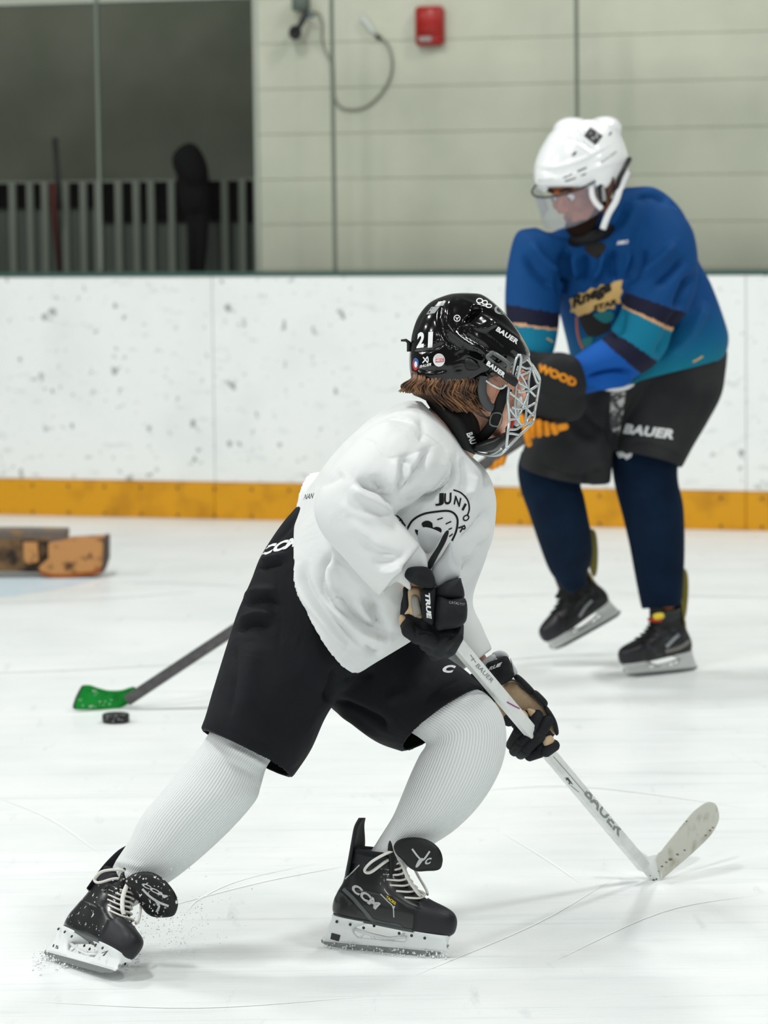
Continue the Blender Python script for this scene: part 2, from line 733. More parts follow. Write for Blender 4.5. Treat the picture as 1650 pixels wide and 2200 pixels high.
# ------------------------------------------------------------------ boards
def board_material():
    m = mat('board_white', (240, 243, 241), 0.42, 0.35)
    nt = m.node_tree
    L = nt.links.new
    b = nt.nodes['Principled BSDF']
    geo = nt.nodes.new('ShaderNodeNewGeometry')
    col = None
    for sc, st, lo, hi, c in ((17, (1, 1, 0.8), 0.665, 0.72, (0.42, 0.43, 0.42, 1)), (34, (1, 1, 1), 0.675, 0.73, (0.55, 0.56, 0.55, 1)),
                              (9, (1, 1, 2.6), 0.62, 0.75, (0.84, 0.85, 0.85, 1)), (3, (1, 1, 1), 0.5, 0.75, (0.93, 0.94, 0.935, 1))):
        mp = nt.nodes.new('ShaderNodeMapping')
        mp.inputs['Scale'].default_value = st
        n = nt.nodes.new('ShaderNodeTexNoise')
        n.inputs['Scale'].default_value = sc
        n.inputs['Detail'].default_value = 2.5
        r = nt.nodes.new('ShaderNodeValToRGB')
        r.color_ramp.elements[0].position, r.color_ramp.elements[1].position = lo, hi
        r.color_ramp.elements[0].color = (1, 1, 1, 1)
        r.color_ramp.elements[1].color = c
        L(geo.outputs['Position'], mp.inputs['Vector'])
        L(mp.outputs['Vector'], n.inputs['Vector'])
        L(n.outputs['Fac'], r.inputs['Fac'])
        x = nt.nodes.new('ShaderNodeMix')
        x.data_type = 'RGBA'
        x.blend_type = 'MULTIPLY'
        x.inputs[0].default_value = 1
        if col is None:
            x.inputs[6].default_value = srgb((240, 243, 241))
        else:
            L(col, x.inputs[6])
        L(r.outputs['Color'], x.inputs[7])
        col = x.outputs[2]
    L(col, b.inputs['Base Color'])
    return m


M_board = board_material()
M_kick = mat('kick_yellow', (214, 152, 12), 0.4, 0.4, var=(7, (176, 118, 10), 0.5, 0.78))
M_cap = mat('rail_green', (52, 84, 76), 0.4, 0.5)
M_dark = mat('joint_dark', (150, 154, 152), 0.8)
M_screw = mat('screw', (96, 70, 20), 0.5, 0.4)
BH = onb(825, 590)[1]
KH = 0.5 * (onb(100, 1034)[1] + onb(1550, 1051)[1])
us0, us1 = onb(460, 900)[0], onb(1603, 900)[0]
pitch = us1 - us0
us = [us0 - 2 * pitch, us0 - pitch, us0, us1, us1 + pitch, us1 + 2 * pitch]
back = mk('wall_boards', *bbox(us[0], us[-1], 0.012, 0.09, 0.0, BH - 0.002), M_dark, smooth=False)
tag(back, 'white rink boards with puck marks, yellow kick strip and dark green top rail', 'rink boards', 'structure')
for i in range(len(us) - 1):
    mk('board_panel', *bbox(us[i] + .0015, us[i + 1] - .0015, 0, 0.014, KH + .002, BH - .006, 0.001), M_board, back, smooth=False)
    mk('kick_plate', *bbox(us[i] + .001, us[i + 1] - .001, -0.012, 0.013, 0.0, KH, 0.003), M_kick, back, smooth=False)
mk('top_rail', *bbox(us[0], us[-1], -0.006, 0.1, BH - .006, BH + .014, 0.003), M_cap, back, smooth=False, label='dark green top rail')
u = us[2] - 12 * 0.178
th = np.linspace(0, 2 * math.pi, 8, endpoint=False)
scr = None
while u < us[3] + 0.4:
    for z in (KH - 0.028, 0.016):
        if scr is None:
            R = np.array([[BP(u + 0.0075 * s * math.cos(t), -0.0125 - e, z + 0.0075 * s * math.sin(t)) for t in th] for s, e in ((1, 0), (0.9, 0.0015))])
            scr = mk('screw', *skin_rings(R, False, True), M_screw, back)
            sc0 = (u, z)
        else:
            o = scr.copy()
            COL.objects.link(o)
            o.location = Vector(WLOC[scr.name] + BE * (u - sc0[0]) + np.array([0, 0, z - sc0[1]]) - WLOC[back.name])
    u += 0.178

# block wall behind the glass, courses laid one on another
M_wall = mat('painted_block', (216, 216, 200), 0.75, 0.2, bump=(60, 0.25, 0.003), var=(2.5, (203, 204, 188), 0.4, 0.7))
M_mortar = mat('mortar', (204, 206, 190), 0.9)
M_trim = mat('opening_trim', (186, 190, 178), 0.6)
WD = 0.42
uw, _ = onb(556, 300, WD)
uw_end = us[-1]
wall = mk('wall_back', *bbox(uw, uw_end, WD + .006, WD + .22, 0, 2.6), M_mortar, smooth=False)
tag(wall, 'pale grey painted block wall behind the rink glass', 'wall', 'structure')
zc = onb(900, 185, WD)[1]
z = zc - 7 * 0.2032
while z < 2.5:
    mk('block_course', *bbox(uw, uw_end, WD - .002, WD + .03, max(z, 0) + .001, z + .2022, 0.002), M_wall, wall, smooth=False)
    z += 0.2032
# room beyond the opening, left of the block wall
ul = onb(-700, 300, WD)[0]
M_room = mat('room_wall_shaded', (104, 109, 95), 0.8, 0.2, var=(1.8, (124, 127, 114), 0.35, 0.7))  # dark colour stands in for the shade of the roofed room
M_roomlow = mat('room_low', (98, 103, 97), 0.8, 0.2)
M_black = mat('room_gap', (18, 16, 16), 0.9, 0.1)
M_picket = mat('picket_paint', (118, 123, 114), 0.6, 0.3)
lint_z = onb(280, 3, WD)[1]
hd = mk('wall_header', *bbox(ul, uw, WD, WD + .2, lint_z, 2.6), M_trim, smooth=False)
tag(hd, 'pale lintel across the top of the dark opening', 'wall', 'structure')
jb = mk('trim_1', *bbox(uw - .02, uw + .004, WD - .01, WD + .22, 0, 2.6, 0.003), M_trim, smooth=False)
tag(jb, 'pale jamb where the block wall meets the dark opening', 'trim', 'structure')
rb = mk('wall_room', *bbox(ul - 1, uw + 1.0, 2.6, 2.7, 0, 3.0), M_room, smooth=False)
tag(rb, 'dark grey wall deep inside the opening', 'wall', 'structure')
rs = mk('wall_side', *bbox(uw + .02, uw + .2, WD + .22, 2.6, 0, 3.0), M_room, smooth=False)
tag(rs, 'side wall of the room in the opening, shade put into its dark colour', 'wall', 'structure')
PD = 0.9
rail_z = onb(300, 388, PD)[1]
fence = empty('picket_railing', BP(onb(280, 500, PD)[0], PD, 0), 'pale picket railing low in the dark opening behind the glass', 'railing')
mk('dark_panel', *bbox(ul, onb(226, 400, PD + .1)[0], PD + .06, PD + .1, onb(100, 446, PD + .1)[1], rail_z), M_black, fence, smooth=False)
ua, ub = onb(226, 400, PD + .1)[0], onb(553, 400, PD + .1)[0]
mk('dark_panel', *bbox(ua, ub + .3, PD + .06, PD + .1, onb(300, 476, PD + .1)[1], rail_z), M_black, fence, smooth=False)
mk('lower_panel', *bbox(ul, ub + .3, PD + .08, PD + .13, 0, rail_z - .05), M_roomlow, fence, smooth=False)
mk('rail', *bbox(ul, ub + .3, PD + .012, PD + .03, rail_z - .006, rail_z + .004), M_picket, fence, smooth=False)
for i, x in enumerate(range(-700, 556, 38)):
    if i == 29:
        continue
    ux_, _ = onb(x + (6 if i % 3 else 0), 470, PD)
    mk('picket', *bbox(ux_ - .017, ux_ + .017, PD - .01, PD + .01, 0.0, rail_z, 0.002), M_picket, fence, smooth=False)

# black bag/coat shape and a dark stick leaning at the railing
M_coat = mat('black_cloth', (14, 14, 15), 0.85, 0.2, bump=(40, 0.5, 0.01))
yb = BP(onb(405, 400, .74)[0], .74, 0)[1]
coat = mk('black_bundle', *weld([pillow([(405, 306), (425, 315), (440, 340), (448, 370), (446, 400), (420, 408), (392, 396), (376, 370), (369, 345), (378, 322)], yb, 0.1),
                                 pillow([(382, 380), (446, 385), (450, 430), (448, 462), (425, 458), (400, 462), (386, 430)], yb, 0.07),
                                 pillow([(402, 440), (420, 445), (418, 520), (414, 590), (404, 590), (402, 520)], yb, 0.05),
                                 pillow([(424, 440), (446, 440), (446, 520), (440, 590), (426, 590), (424, 520)], yb, 0.05)], 0.012, 5), M_coat)
tag(coat, 'black hooded coat shape standing at the picket railing behind the glass', 'coat')
ys = BP(onb(120, 400, .8)[0], .8, 0)[1]
ds = empty('leaning_stick', W(130, 590, ys), 'thin dark stick with red lower wrap leaning behind the glass', 'stick')
mk('shaft', *tube([W(118, 296, ys), W(124, 400, ys), W(129, 450, ys)], 0.014, 6), mat('dark_shaft', (34, 36, 34), 0.6), ds)
mk('wrap', *tube([W(114, 392, ys), W(116, 450, ys), W(128, 590, ys)], [0.017, 0.017, 0.011], 6), mat('red_wrap', (78, 26, 20), 0.7), ds, label='dull red wrap')

# glass panes with their joint strips
def glass_material(name, tint, rough, fac):
    m = bpy.data.materials.new(name)
    m.use_nodes = True
    nt = m.node_tree
    nt.nodes.remove(nt.nodes['Principled BSDF'])
    t = nt.nodes.new('ShaderNodeBsdfTransparent')
    t.inputs['Color'].default_value = tint
    g = nt.nodes.new('ShaderNodeBsdfGlossy')
    g.inputs['Roughness'].default_value = rough
    f = nt.nodes.new('ShaderNodeFresnel')
    f.inputs['IOR'].default_value = fac
    x = nt.nodes.new('ShaderNodeMixShader')
    nt.links.new(f.outputs[0], x.inputs[0])
    nt.links.new(t.outputs[0], x.inputs[1])
    nt.links.new(g.outputs[0], x.inputs[2])
    nt.links.new(x.outputs[0], nt.nodes['Material Output'].inputs['Surface'])
    return m


M_glass = glass_material('rink_glass', (0.975, 0.985, 0.975, 1), 0.08, 1.25)
M_joint = mat('glass_joint', (112, 120, 108), 0.5, 0.4)
gj = [onb(x, 300, 0.045)[0] for x in (213, 716, 1240)]
gp = (gj[2] - gj[0]) / 2
edges = [gj[0] - gp, gj[0], gj[1], gj[2], gj[2] + gp]
for i in range(4):
    g = empty('window_%d' % (i + 1), BP(edges[i], .045, BH), ['clear rink glass pane at the left picture edge', 'clear rink glass pane spanning the end of the block wall',
              'clear rink glass pane in front of the red alarm', 'clear rink glass pane behind the white-helmeted player'][i], 'glass')
    g['kind'] = 'structure'
    mk('pane', *bbox(edges[i] + .006, edges[i + 1] - .006, .04, .05, BH + .014, 2.45), M_glass, g, smooth=False)
    if i < 3:
        mk('joint_strip', *bbox(edges[i + 1] - .0065, edges[i + 1] + .0065, .034, .056, BH + .014, 2.45, .002), M_joint, g, smooth=False)

# red alarm box on the wall
M_red = mat('alarm_red', (176, 22, 18), 0.35, 0.5)
M_grey = mat('alarm_label', (168, 160, 160), 0.5)
u0_, z1_ = onb(898, 15, WD)
u1_, z0_ = onb(957, 98, WD)
al = empty('fire_alarm', BP((u0_ + u1_) / 2, WD, z0_), 'red fire alarm box on the pale block wall', 'alarm')
mk('housing', *bbox(u0_, u1_, WD - .055, WD, z0_, z1_, 0.012), M_red, al)
mk('face_plate', *bbox(u0_ + .012, u1_ - .012, WD - .064, WD - .05, z0_ + .05, z1_ - .012, 0.006), M_red, al)
mk('label_plate', *bbox(u0_ + .02, u0_ + .08, WD - .06, WD - .05, z0_ + .018, z0_ + .04, 0.002), M_grey, al, smooth=False, label='pale grey label plate')

# little camera and its cable
M_cg = mat('cam_grey', (98, 108, 100), 0.5)
M_ck = mat('cam_black', (16, 17, 19), 0.45, 0.5)
M_cw = mat('cable_white', (216, 220, 216), 0.5)
M_cable = mat('cable_grey', (142, 144, 132), 0.6)


def onw(px, py, d):
    u_, z_ = onb(px, py, d)
    return BP(u_, d, z_)


wc = empty('wall_camera', onw(650, 10, WD), 'small black-lensed camera on an arm at the top of the block wall', 'camera')
u0_, z1_ = onb(636, -6, WD)
u1_, z0_ = onb(667, 24, WD)
mk('mount', *bbox(u0_, u1_, WD - .06, WD, z0_, z1_, 0.006), M_cg, wc)
mk('arm', *tube([onw(660, 26, WD - .05), onw(650, 45, WD - .06), onw(640, 62, WD - .07)], [0.011, 0.013, 0.011], 8), M_ck, wc)
R = np.array([[onw(634 + r * math.cos(t) * 1.0, 70 + r * 1.15 * math.sin(t), WD - .075 - e) for t in np.linspace(0, 2 * math.pi, 18, endpoint=False)]
              for r, e in ((11, -.03), (14, -.02), (14, .012), (11, .02), (8, .02), (7, .012))])
mk('lens', *skin_rings(R), M_ck, wc)
mk('clip', *tube([onw(658, 33, WD - .06), onw(672, 36, WD - .06)], 0.008, 6), mat('clip_blue', (92, 108, 128), 0.4), wc)
cb = empty('hanging_cable', onw(720, 232, WD), 'thin grey cable looping down the wall to a white plug', 'cable')
cpts = [(668, 25), (685, 30), (692, 50), (692, 80), (698, 108), (710, 132), (715, 170), (716, 205), (728, 228), (750, 236), (785, 230), (815, 205), (836, 172), (843, 140), (838, 108), (828, 90), (815, 80)]
S_, _ = catmull(np.array([onw(x, y, WD - .012) for x, y in cpts]), 5)
mk('cord', *tube(S_, 0.0055, 6), M_cable, cb)
mk('plug', *tube([onw(776, 36, WD - .02), onw(786, 48, WD - .02), onw(798, 64, WD - .02), onw(806, 75, WD - .02)], [0.012, 0.014, 0.011, 0.008], 8), M_cw, cb, label='white plug')
mk('collar', *tube([onw(808, 76, WD - .02), onw(817, 83, WD - .02)], 0.009, 8), M_ck, cb)

# ------------------------------------------------------------------ goalie pad, puck
M_tan = mat('pad_tan', (190, 136, 84), 0.7, 0.2, var=(22, (92, 62, 40), 0.56, 0.7))
M_brn = mat('pad_brown', (120, 92, 62), 0.7, 0.2, var=(14, (48, 38, 32), 0.42, 0.6))
M_gry = mat('pad_grey', (112, 104, 98), 0.7, 0.2, var=(12, (150, 118, 74), 0.5, 0.62))
M_rust = mat('pad_rust', (150, 82, 34), 0.7, 0.2, var=(18, (84, 48, 24), 0.5, 0.7))
yp = G(110, 1243)[1]
gp_ = empty('goalie_leg_pad', G(60, 1240), 'worn tan and brown goalie leg pad lying on the ice at the left edge', 'goalie pad')


def slab(poly, Y, dep):
    n = len(poly)
    A = np.array([W(x, y, Y) for x, y in poly])
    B = A + np.array([0, dep, 0])
    return np.vstack([A, B]), [list(range(n))[::-1], list(range(n, 2 * n))] + [[i, (i + 1) % n, n + (i + 1) % n, n + i] for i in range(n)]


mk('shin_section', *slab([(-220, 1160), (80, 1160), (104, 1164), (104, 1236), (80, 1230), (30, 1228), (-220, 1228)], yp + .02, .16), M_brn, gp_, smooth=False)
mk('upper_roll', *slab([(-220, 1141), (60, 1141), (141, 1142), (141, 1160), (104, 1166), (-220, 1164)], yp + .05, .16), M_gry, gp_, smooth=False)
mk('knee_strip', *slab([(50, 1166), (80, 1164), (82, 1206), (64, 1212), (52, 1206)], yp + .005, .05), M_tan, gp_, smooth=False)
mk('toe_section', *slab([(104, 1168), (150, 1160), (224, 1156), (228, 1170), (228, 1205), (221, 1226), (200, 1234), (140, 1241), (112, 1240), (86, 1228), (84, 1218), (104, 1200)], yp, .14), M_tan, gp_, smooth=False)
mk('toe_binding', *slab([(222, 1155), (230, 1156), (230, 1206), (222, 1230), (216, 1230), (221, 1206)], yp - .004, .15), mat('pad_bind', (70, 58, 52), 0.7), gp_, smooth=False)
mk('bottom_binding', *slab([(86, 1226), (114, 1234), (140, 1234), (200, 1227), (222, 1218), (220, 1230), (200, 1236), (140, 1243), (112, 1242), (84, 1232)], yp - .003, .14), M_rust, gp_, smooth=False)

M_puck = mat('puck_rubber', (26, 28, 28), 0.65, 0.4, var=(160, (210, 216, 216), 0.6, 0.72))
pc = G(249, 1552)
R = []
for r, zz in ((.030, .0), (.0365, .0015), (.038, .004), (.038, .0215), (.0365, .024), (.033, .0254), (.02, .0250)):
    R.append([pc + np.array([r * math.cos(t), r * math.sin(t), zz]) for t in np.linspace(0, 2 * math.pi, 40, endpoint=False)])
pk = mk('hockey_puck', *skin_rings(np.array(R)), M_puck)
tag(pk, 'black frosted hockey puck on the ice below the green stick blade', 'puck')

# ------------------------------------------------------------------ shared builders for the players
def rot_axis(v, axis, a):
    axis = np.asarray(axis, float) / np.linalg.norm(axis)
    v = np.asarray(v, float)
    return v * math.cos(a) + np.cross(axis, v) * math.sin(a) + axis * (axis @ v) * (1 - math.cos(a))


def head_parts(c, fwd, upv, s=1.0):
    """skull, jaw, nose, brows, lips, ears as overlapping solids, later welded into the body"""
    f = np.asarray(fwd, float) / np.linalg.norm(fwd)
    u = np.asarray(upv, float) - f * (np.asarray(upv, float) @ f)
    u /= np.linalg.norm(u)
    r = np.cross(f, u)
    c = np.asarray(c, float)

    def at(x, y, z):
        return c + s * (r * x + f * y + u * z)

    def el(x, y, z, a, b, d):
        return selli(at(x, y, z), [r * a * s, f * b * s, u * d * s])
    P = [el(0, -.012, .045, .074, .094, .080), el(0, .02, -.01, .066, .068, .085), el(0, .03, -.065, .050, .05, .045),
         el(0, .062, -.092, .024, .022, .020), capsule(at(-.055, .0, -.05), at(-.022, .06, -.09), .016 * s, .015 * s),
         capsule(at(.055, .0, -.05), at(.022, .06, -.09), .016 * s, .015 * s),
         capsule(at(0, .086, .012), at(0, .108, -.022), .008 * s, .012 * s),
         el(-.011, .098, -.028, .009, .010, .008), el(.011, .098, -.028, .009, .010, .008),
         capsule(at(-.045, .078, .028), at(-.012, .090, .026), .010 * s, .009 * s), capsule(at(.045, .078, .028), at(.012, .090, .026), .010 * s, .009 * s),
         capsule(at(-.02, .082, -.056), at(.02, .082, -.056), .007 * s, .007 * s), capsule(at(-.018, .080, -.066), at(.018, .080, -.066), .008 * s, .008 * s),
         el(-.04, .062, -.02, .024, .025, .024), el(.04, .062, -.02, .024, .025, .024),
         el(-.076, -.008, -.012, .010, .020, .032), el(.076, -.008, -.012, .010, .020, .032)]
    return P, at


def limb(pts):
    out = []
    for (p, r), (q, r2) in zip(pts[:-1], pts[1:]):
        out.append(capsule(p, q, r, r2))
    return out


BOOT = [(0, .027, .268, .030), (.006, .021, .276, .035), (.016, .0195, .280, .038), (.03, .022, .281, .040), (.042, .027, .275, .040), (.05, .031, .258, .0395),
        (.057, .035, .232, .039), (.066, .040, .208, .037), (.08, .044, .184, .034), (.10, .048, .167, .032), (.12, .057, .156, .033), (.136, .066, .151, .036)]


def zs(x):
    return .0666 - .0876 * x


def skate(person, M, mt, tongue_shape=None, full=True, laces=True, wide=1.0):
    """boot in its own frame: x to the toe, z up, y to the left; returns boot object and ray tree"""
    K, _ = catmull(np.array(BOOT), 4)
    n = 44
    th = np.linspace(0, 2 * math.pi, n, endpoint=False)
    R = []
    for h, xb, xf, hw in K:
        c, sn = np.cos(th), np.sin(th)
        ex = np.sign(c) * np.abs(c) ** 0.9
        x = (xb + xf) / 2 + (xf - xb) / 2 * ex
        k = (x - xb) / max(xf - xb, 1e-6)
        wprof = 1 - 0.20 * np.exp(-((k - 0.38) / 0.2) ** 2) * (1 if h < .06 else 0.3) - 0.14 * (1 - k) ** 2
        y = hw * wide * wprof * np.sign(sn) * np.abs(sn) ** 0.8
        z = zs(x) + h
        R.append(np.stack([x, y, z], 1))
    V, F = skin_rings(np.array(R))
    N = normals(V, F)
    if (N[:, 1] * V[:, 1]).mean() < 0:
        N = -N
    boot = mk('skate', xform(V, M), F, mt['boot'], person)
    tree = bvh((xform(V, M), F))

    def shell(name, pred, off, m, solid=0.002, label=None):
        keep = [f for f in F if pred(V[list(f)].mean(0))]
        use = sorted({i for f in keep for i in f})
        re = {o: i for i, o in enumerate(use)}
        return mk(name, xform((V + N * off)[use], M), [[re[i] for i in f] for f in keep], m, boot, solid=solid, label=label)
    H = lambda p: p[2] - zs(p[0])
    shell('toe_cap', lambda p: p[0] > .212 - .5 * abs(p[1]) * 0 + .25 * max(0, H(p) - .04), .0022, mt['toe'], .003)
    shell('collar_band', lambda p: H(p) > .112, .0018, mt['toe'], .002)
    shell('outsole', lambda p: H(p) < .004, .002, mt['sole'], .003)
    B = lambda x, y, h: np.array([x, y, zs(x) + h])
    # tendon guard
    path = [B(.052, 0, .085), B(.058, 0, .12), B(.062, 0, .15), B(.066, 0, .18), B(.074, 0, .198)]
    wd = [.030, .030, .026, .017, .009]
    S, _ = catmull(np.array([np.append(p, w) for p, w in zip(path, wd)]), 4)
    R = [[s[:3] + np.array([.006 * math.sin(t) - .03 * (abs(math.cos(t)) ** 2 * -0.35) * s[3] / .03, s[3] * math.cos(t), 0]) for t in np.linspace(0, 2 * math.pi, 18, endpoint=False)] for s in S]
    mk('tendon_guard', *(lambda v, f: (xform(v, M), f))(*skin_rings(np.array(R))), mt['guard'], boot)
    # padded collar ring
    hh, xb, xf, hw = BOOT[-1]
    ring = np.array([B((xb + xf) / 2 + (xf - xb) / 2 * math.cos(t) * .94, hw * .93 * math.sin(t), hh) for t in np.linspace(0, 2 * math.pi, 31)])
    mk('collar_padding', *(lambda v, f: (xform(v, M), f))(*tube(ring, .006, 8, cap=False)), mt['pad'], boot)
    # tongue
    if True:
        tp = [(.150, .07, .024), (.152, .12, .028), (.150, .15, .032), (.150, .17, .026)]
    S, _ = catmull(np.array(tp), 5)
    T = np.gradient(S[:, :2], axis=0)
    T /= np.linalg.norm(T, axis=1)[:, None]
    R = []
    for s, t in zip(S, T):
        nx, nz = -t[1], t[0]
        R.append([B(s[0] + nx * .008 * math.sin(a), s[2] * np.sign(math.cos(a)) * abs(math.cos(a)) ** .7 + mt.get('tw', 0) * max(0, s[1] - .12), s[1] + nz * .008 * math.sin(a)) for a in np.linspace(0, 2 * math.pi, 22, endpoint=False)])
    tv, tf = skin_rings(np.array(R))
    tv = xform(tv, M)
    if tongue_shape:
        tv, tf = weld([(tv, tf), pillow(*tongue_shape)], 0.0025, 3)
    tong = mk('tongue', tv, tf, mt['tongue'], boot)
    ttree = bvh((tv, tf))
    # laces across the instep
    if laces:
        rows = np.linspace(.063, .128, 8)
        L = []
        for i, h in enumerate(rows):
            xf_ = np.interp(h, [b[0] for b in BOOT], [b[2] for b in BOOT])
            hw_ = np.interp(h, [b[0] for b in BOOT], [b[3] for b in BOOT])
            h2 = min(h + .008, .134)
            xf2 = np.interp(h2, [b[0] for b in BOOT], [b[2] for b in BOOT])
            pts = [B(xf_ - .030, -hw_ * .80, h), B(xf_ - .004, -hw_ * .5, h + .002), B((xf_ + xf2) / 2 + .007, 0, (h + h2) / 2 + .004), B(xf2 - .004, hw_ * .5, h2 + .002), B(xf2 - .030, hw_ * .80, h2)]
            s_, _ = catmull(np.array(pts), 5)
            L.append(tube(s_, .0036, 8, flat=.6))
        for l in L:
            mk('lace', xform(l[0], M), l[1], mt['lace'], boot)
        if full:
            for sgn in (-1, 1):
                lo = [B(.150, 0, .142), B(.150, sgn * .030, .145), B(.125, sgn * .052, .125), B(.108, sgn * .050, .105), B(.118, sgn * .044, .102), B(.142, sgn * .03, .125), B(.152, 0, .138)]
                s_, _ = catmull(np.array(lo), 6)
                v, f = tube(s_, .0046, 8, flat=.6)
                mk('lace_bow', xform(v, M), f, mt['lace'], boot)
                lo = [B(.152, 0, .142), B(.172, sgn * .018, .128), B(.190, sgn * .024, .100), B(.208, sgn * .022, .078), B(.214, sgn * .016, .070)]
                s_, _ = catmull(np.array(lo), 6)
                v, f = tube(s_, .0044, 8, flat=.6)
                mk('lace_end', xform(v, M), f, mt['lace'], boot)
    # holder: two towers, runner and struts
    def tower(sl):
        Rr = []
        Ks, _ = catmull(np.array(sl), 4)
        for z, xa, xb_, hw_, tilt in Ks:
            c, sn = np.cos(th), np.sin(th)
            x = (xa + xb_) / 2 + (xb_ - xa) / 2 * np.sign(c) * np.abs(c) ** .6
            Rr.append(np.stack([x, hw_ * np.sign(sn) * np.abs(sn) ** .6, z + tilt * (zs(x) - zs((xa + xb_) / 2))], 1))
        return skin_rings(np.array(Rr))
    t1 = tower([(.013, .150, .262, .0045, 0), (.026, .176, .267, .007, .2), (.036, .180, .268, .012, .7), (.0455, .164, .270, .027, 1), (.0495, .158, .2715, .031, 1)])
    t2 = tower([(.013, .002, .110, .0045, 0), (.028, .006, .072, .007, .2), (.044, .014, .068, .012, .7), (.057, .022, .100, .024, 1), (.0615, .022, .113, .027, 1)])
    rail = tower([(.011, -.002, .264, .004, 0), (.018, -.002, .268, .005, 0), (.024, .004, .266, .005, 0)])
    bars = [tube(np.array([(.068, 0, .040), (.10, 0, .033), (.14, 0, .028), (.18, 0, .034)]), .0035, 6), tube(np.array([(.075, 0, .020), (.09, 0, .036)]), .0028, 6),
            tube(np.array([(.115, 0, .020), (.10, 0, .034)]), .0028, 6), tube(np.array([(.140, 0, .021), (.175, 0, .040)]), .0028, 6)]
    v, f = merge(t1, t2, rail, *bars)
    hold = mk('blade_holder', xform(v, M), f, mt['holder'], boot)
    prof = [(-.004, .014), (-.003, .008), (.012, .002), (.06, .0004), (.14, 0), (.22, .001), (.25, .006), (.266, .016), (.271, .026), (.266, .026), (.255, .016), (.14, .014)]
    n2 = len(prof)
    v = np.array([(x, .0016, z) for x, z in prof] + [(x, -.0016, z) for x, z in prof])
    f = [list(range(n2)), list(range(n2, 2 * n2))[::-1]] + [[i, n2 + i, n2 + (i + 1) % n2, (i + 1) % n2] for i in range(n2)]
    mk('blade', xform(v, M), f, mt['steel'], boot, smooth=False)
    if full:
        for sgn in (-1, 1):
            for x, z in ((.040, .059), (.070, .056), (.098, .0515), (.176, .0475), (.204, .0455), (.232, .043)):
                hw_ = .0255 if x < .12 else .0295
                k = abs((x - (.0675 if x < .12 else .2145)) / (.0455 if x < .12 else .0565))
                yy = hw_ * (1 - k ** 3.3) ** .3 + .0006
                tt = np.linspace(0, 2 * math.pi, 10, endpoint=False)
                Rv = np.array([[(x + r_ * math.cos(a), sgn * (yy + e_), z - .0045 + r_ * math.sin(a)) for a in tt] for r_, e_ in ((.0032, 0), (.0028, .0012))])
                v, f = skin_rings(Rv)
                mk('rivet', xform(v, M), f, mt['rivet'], boot)
    return boot, tree, ttree, bvh((xform(merge(t1, t2, rail)[0], M), merge(t1, t2, rail)[1]))


# ------------------------------------------------------------------ near player materials
M_jersey = mat('jersey_white', (219, 222, 221), 0.85, 0.15, bump=(900, 0.08, 0.001, 9, 0.35, 0.02), sheen=0.1)
M_jprint = mat('jersey_print', (22, 23, 25), 0.7, 0.2)
M_pants = mat('pants_black', (15, 17, 21), 0.78, 0.2, bump=(700, 0.3, 0.001, 7, 0.4, 0.03), var=(5, (24, 27, 32), 0.4, 0.7))
M_pwhite = mat('print_white', (232, 234, 234), 0.6, 0.3)
M_skin = mat('skin_fair', (240, 190, 164), 0.5, 0.35, bump=(300, 0.1, 0.001), var=(14, (234, 162, 134), 0.45, 0.7), sss=0.15)
M_hair = mat('hair_brown', (66, 43, 29), 0.45, 0.5, var=(38, (158, 112, 74), 0.42, 0.68))
M_shell = mat('helmet_black', (7, 7, 8), 0.13, 0.45, coat=0.15)
M_matte = mat('helmet_matte', (18, 18, 20), 0.45, 0.4)
M_wire = mat('cage_wire', (205, 214, 214), 0.28, 0.5, metal=0.55)
M_strap = mat('strap_black', (16, 16, 18), 0.6, 0.3, bump=(300, 0.2, 0.001))
M_glk = mat('glove_black', (20, 22, 25), 0.75, 0.3, bump=(500, 0.35, 0.001), var=(30, (34, 37, 41), 0.45, 0.7))
M_tanp = mat('glove_palm', (204, 178, 146), 0.75, 0.2, bump=(90, 0.4, 0.003), var=(30, (178, 150, 118), 0.5, 0.7))
M_gliner = mat('glove_liner', (196, 200, 201), 0.7, 0.2)
M_stickw = mat('stick_white', (226, 229, 227), 0.35, 0.5, var=(14, (204, 207, 203), 0.5, 0.72))
M_stickg = mat('stick_grey', (128, 133, 133), 0.4, 0.4)
M_stickd = mat('stick_dark', (52, 54, 56), 0.4, 0.4)
M_blade = mat('blade_tape', (206, 207, 196), 0.7, 0.2, var=(26, (176, 174, 158), 0.52, 0.72))


def sock_material(name, c0, c1, ribs, depth, cuts):
    m = mat(name, c0, 0.85, 0.15)
    nt = m.node_tree
    L = nt.links.new
    b = nt.nodes['Principled BSDF']
    uvn = nt.nodes.new('ShaderNodeUVMap')
    sx = nt.nodes.new('ShaderNodeSeparateXYZ')
    L(uvn.outputs['UV'], sx.inputs[0])
    k = nt.nodes.new('ShaderNodeMath')
    k.operation = 'MULTIPLY'
    k.inputs[1].default_value = ribs * 2 * math.pi
    L(sx.outputs['X'], k.inputs[0])
    s = nt.nodes.new('ShaderNodeMath')
    s.operation = 'SINE'
    L(k.outputs[0], s.inputs[0])
    r = nt.nodes.new('ShaderNodeMapRange')
    r.inputs['From Min'].default_value = -1
    L(s.outputs[0], r.inputs['Value'])
    bp = nt.nodes.new('ShaderNodeBump')
    bp.inputs['Strength'].default_value = depth
    bp.inputs['Distance'].default_value = 0.002
    L(r.outputs[0], bp.inputs['Height'])
    L(bp.outputs['Normal'], b.inputs['Normal'])
    rp = nt.nodes.new('ShaderNodeValToRGB')
    rp.color_ramp.elements[0].position, rp.color_ramp.elements[1].position = 0.05, 0.45
    rp.color_ramp.elements[0].color, rp.color_ramp.elements[1].color = srgb(c1), srgb(c0)
    L(r.outputs[0], rp.inputs['Fac'])
    L(rp.outputs['Color'], b.inputs['Base Color'])
    return m


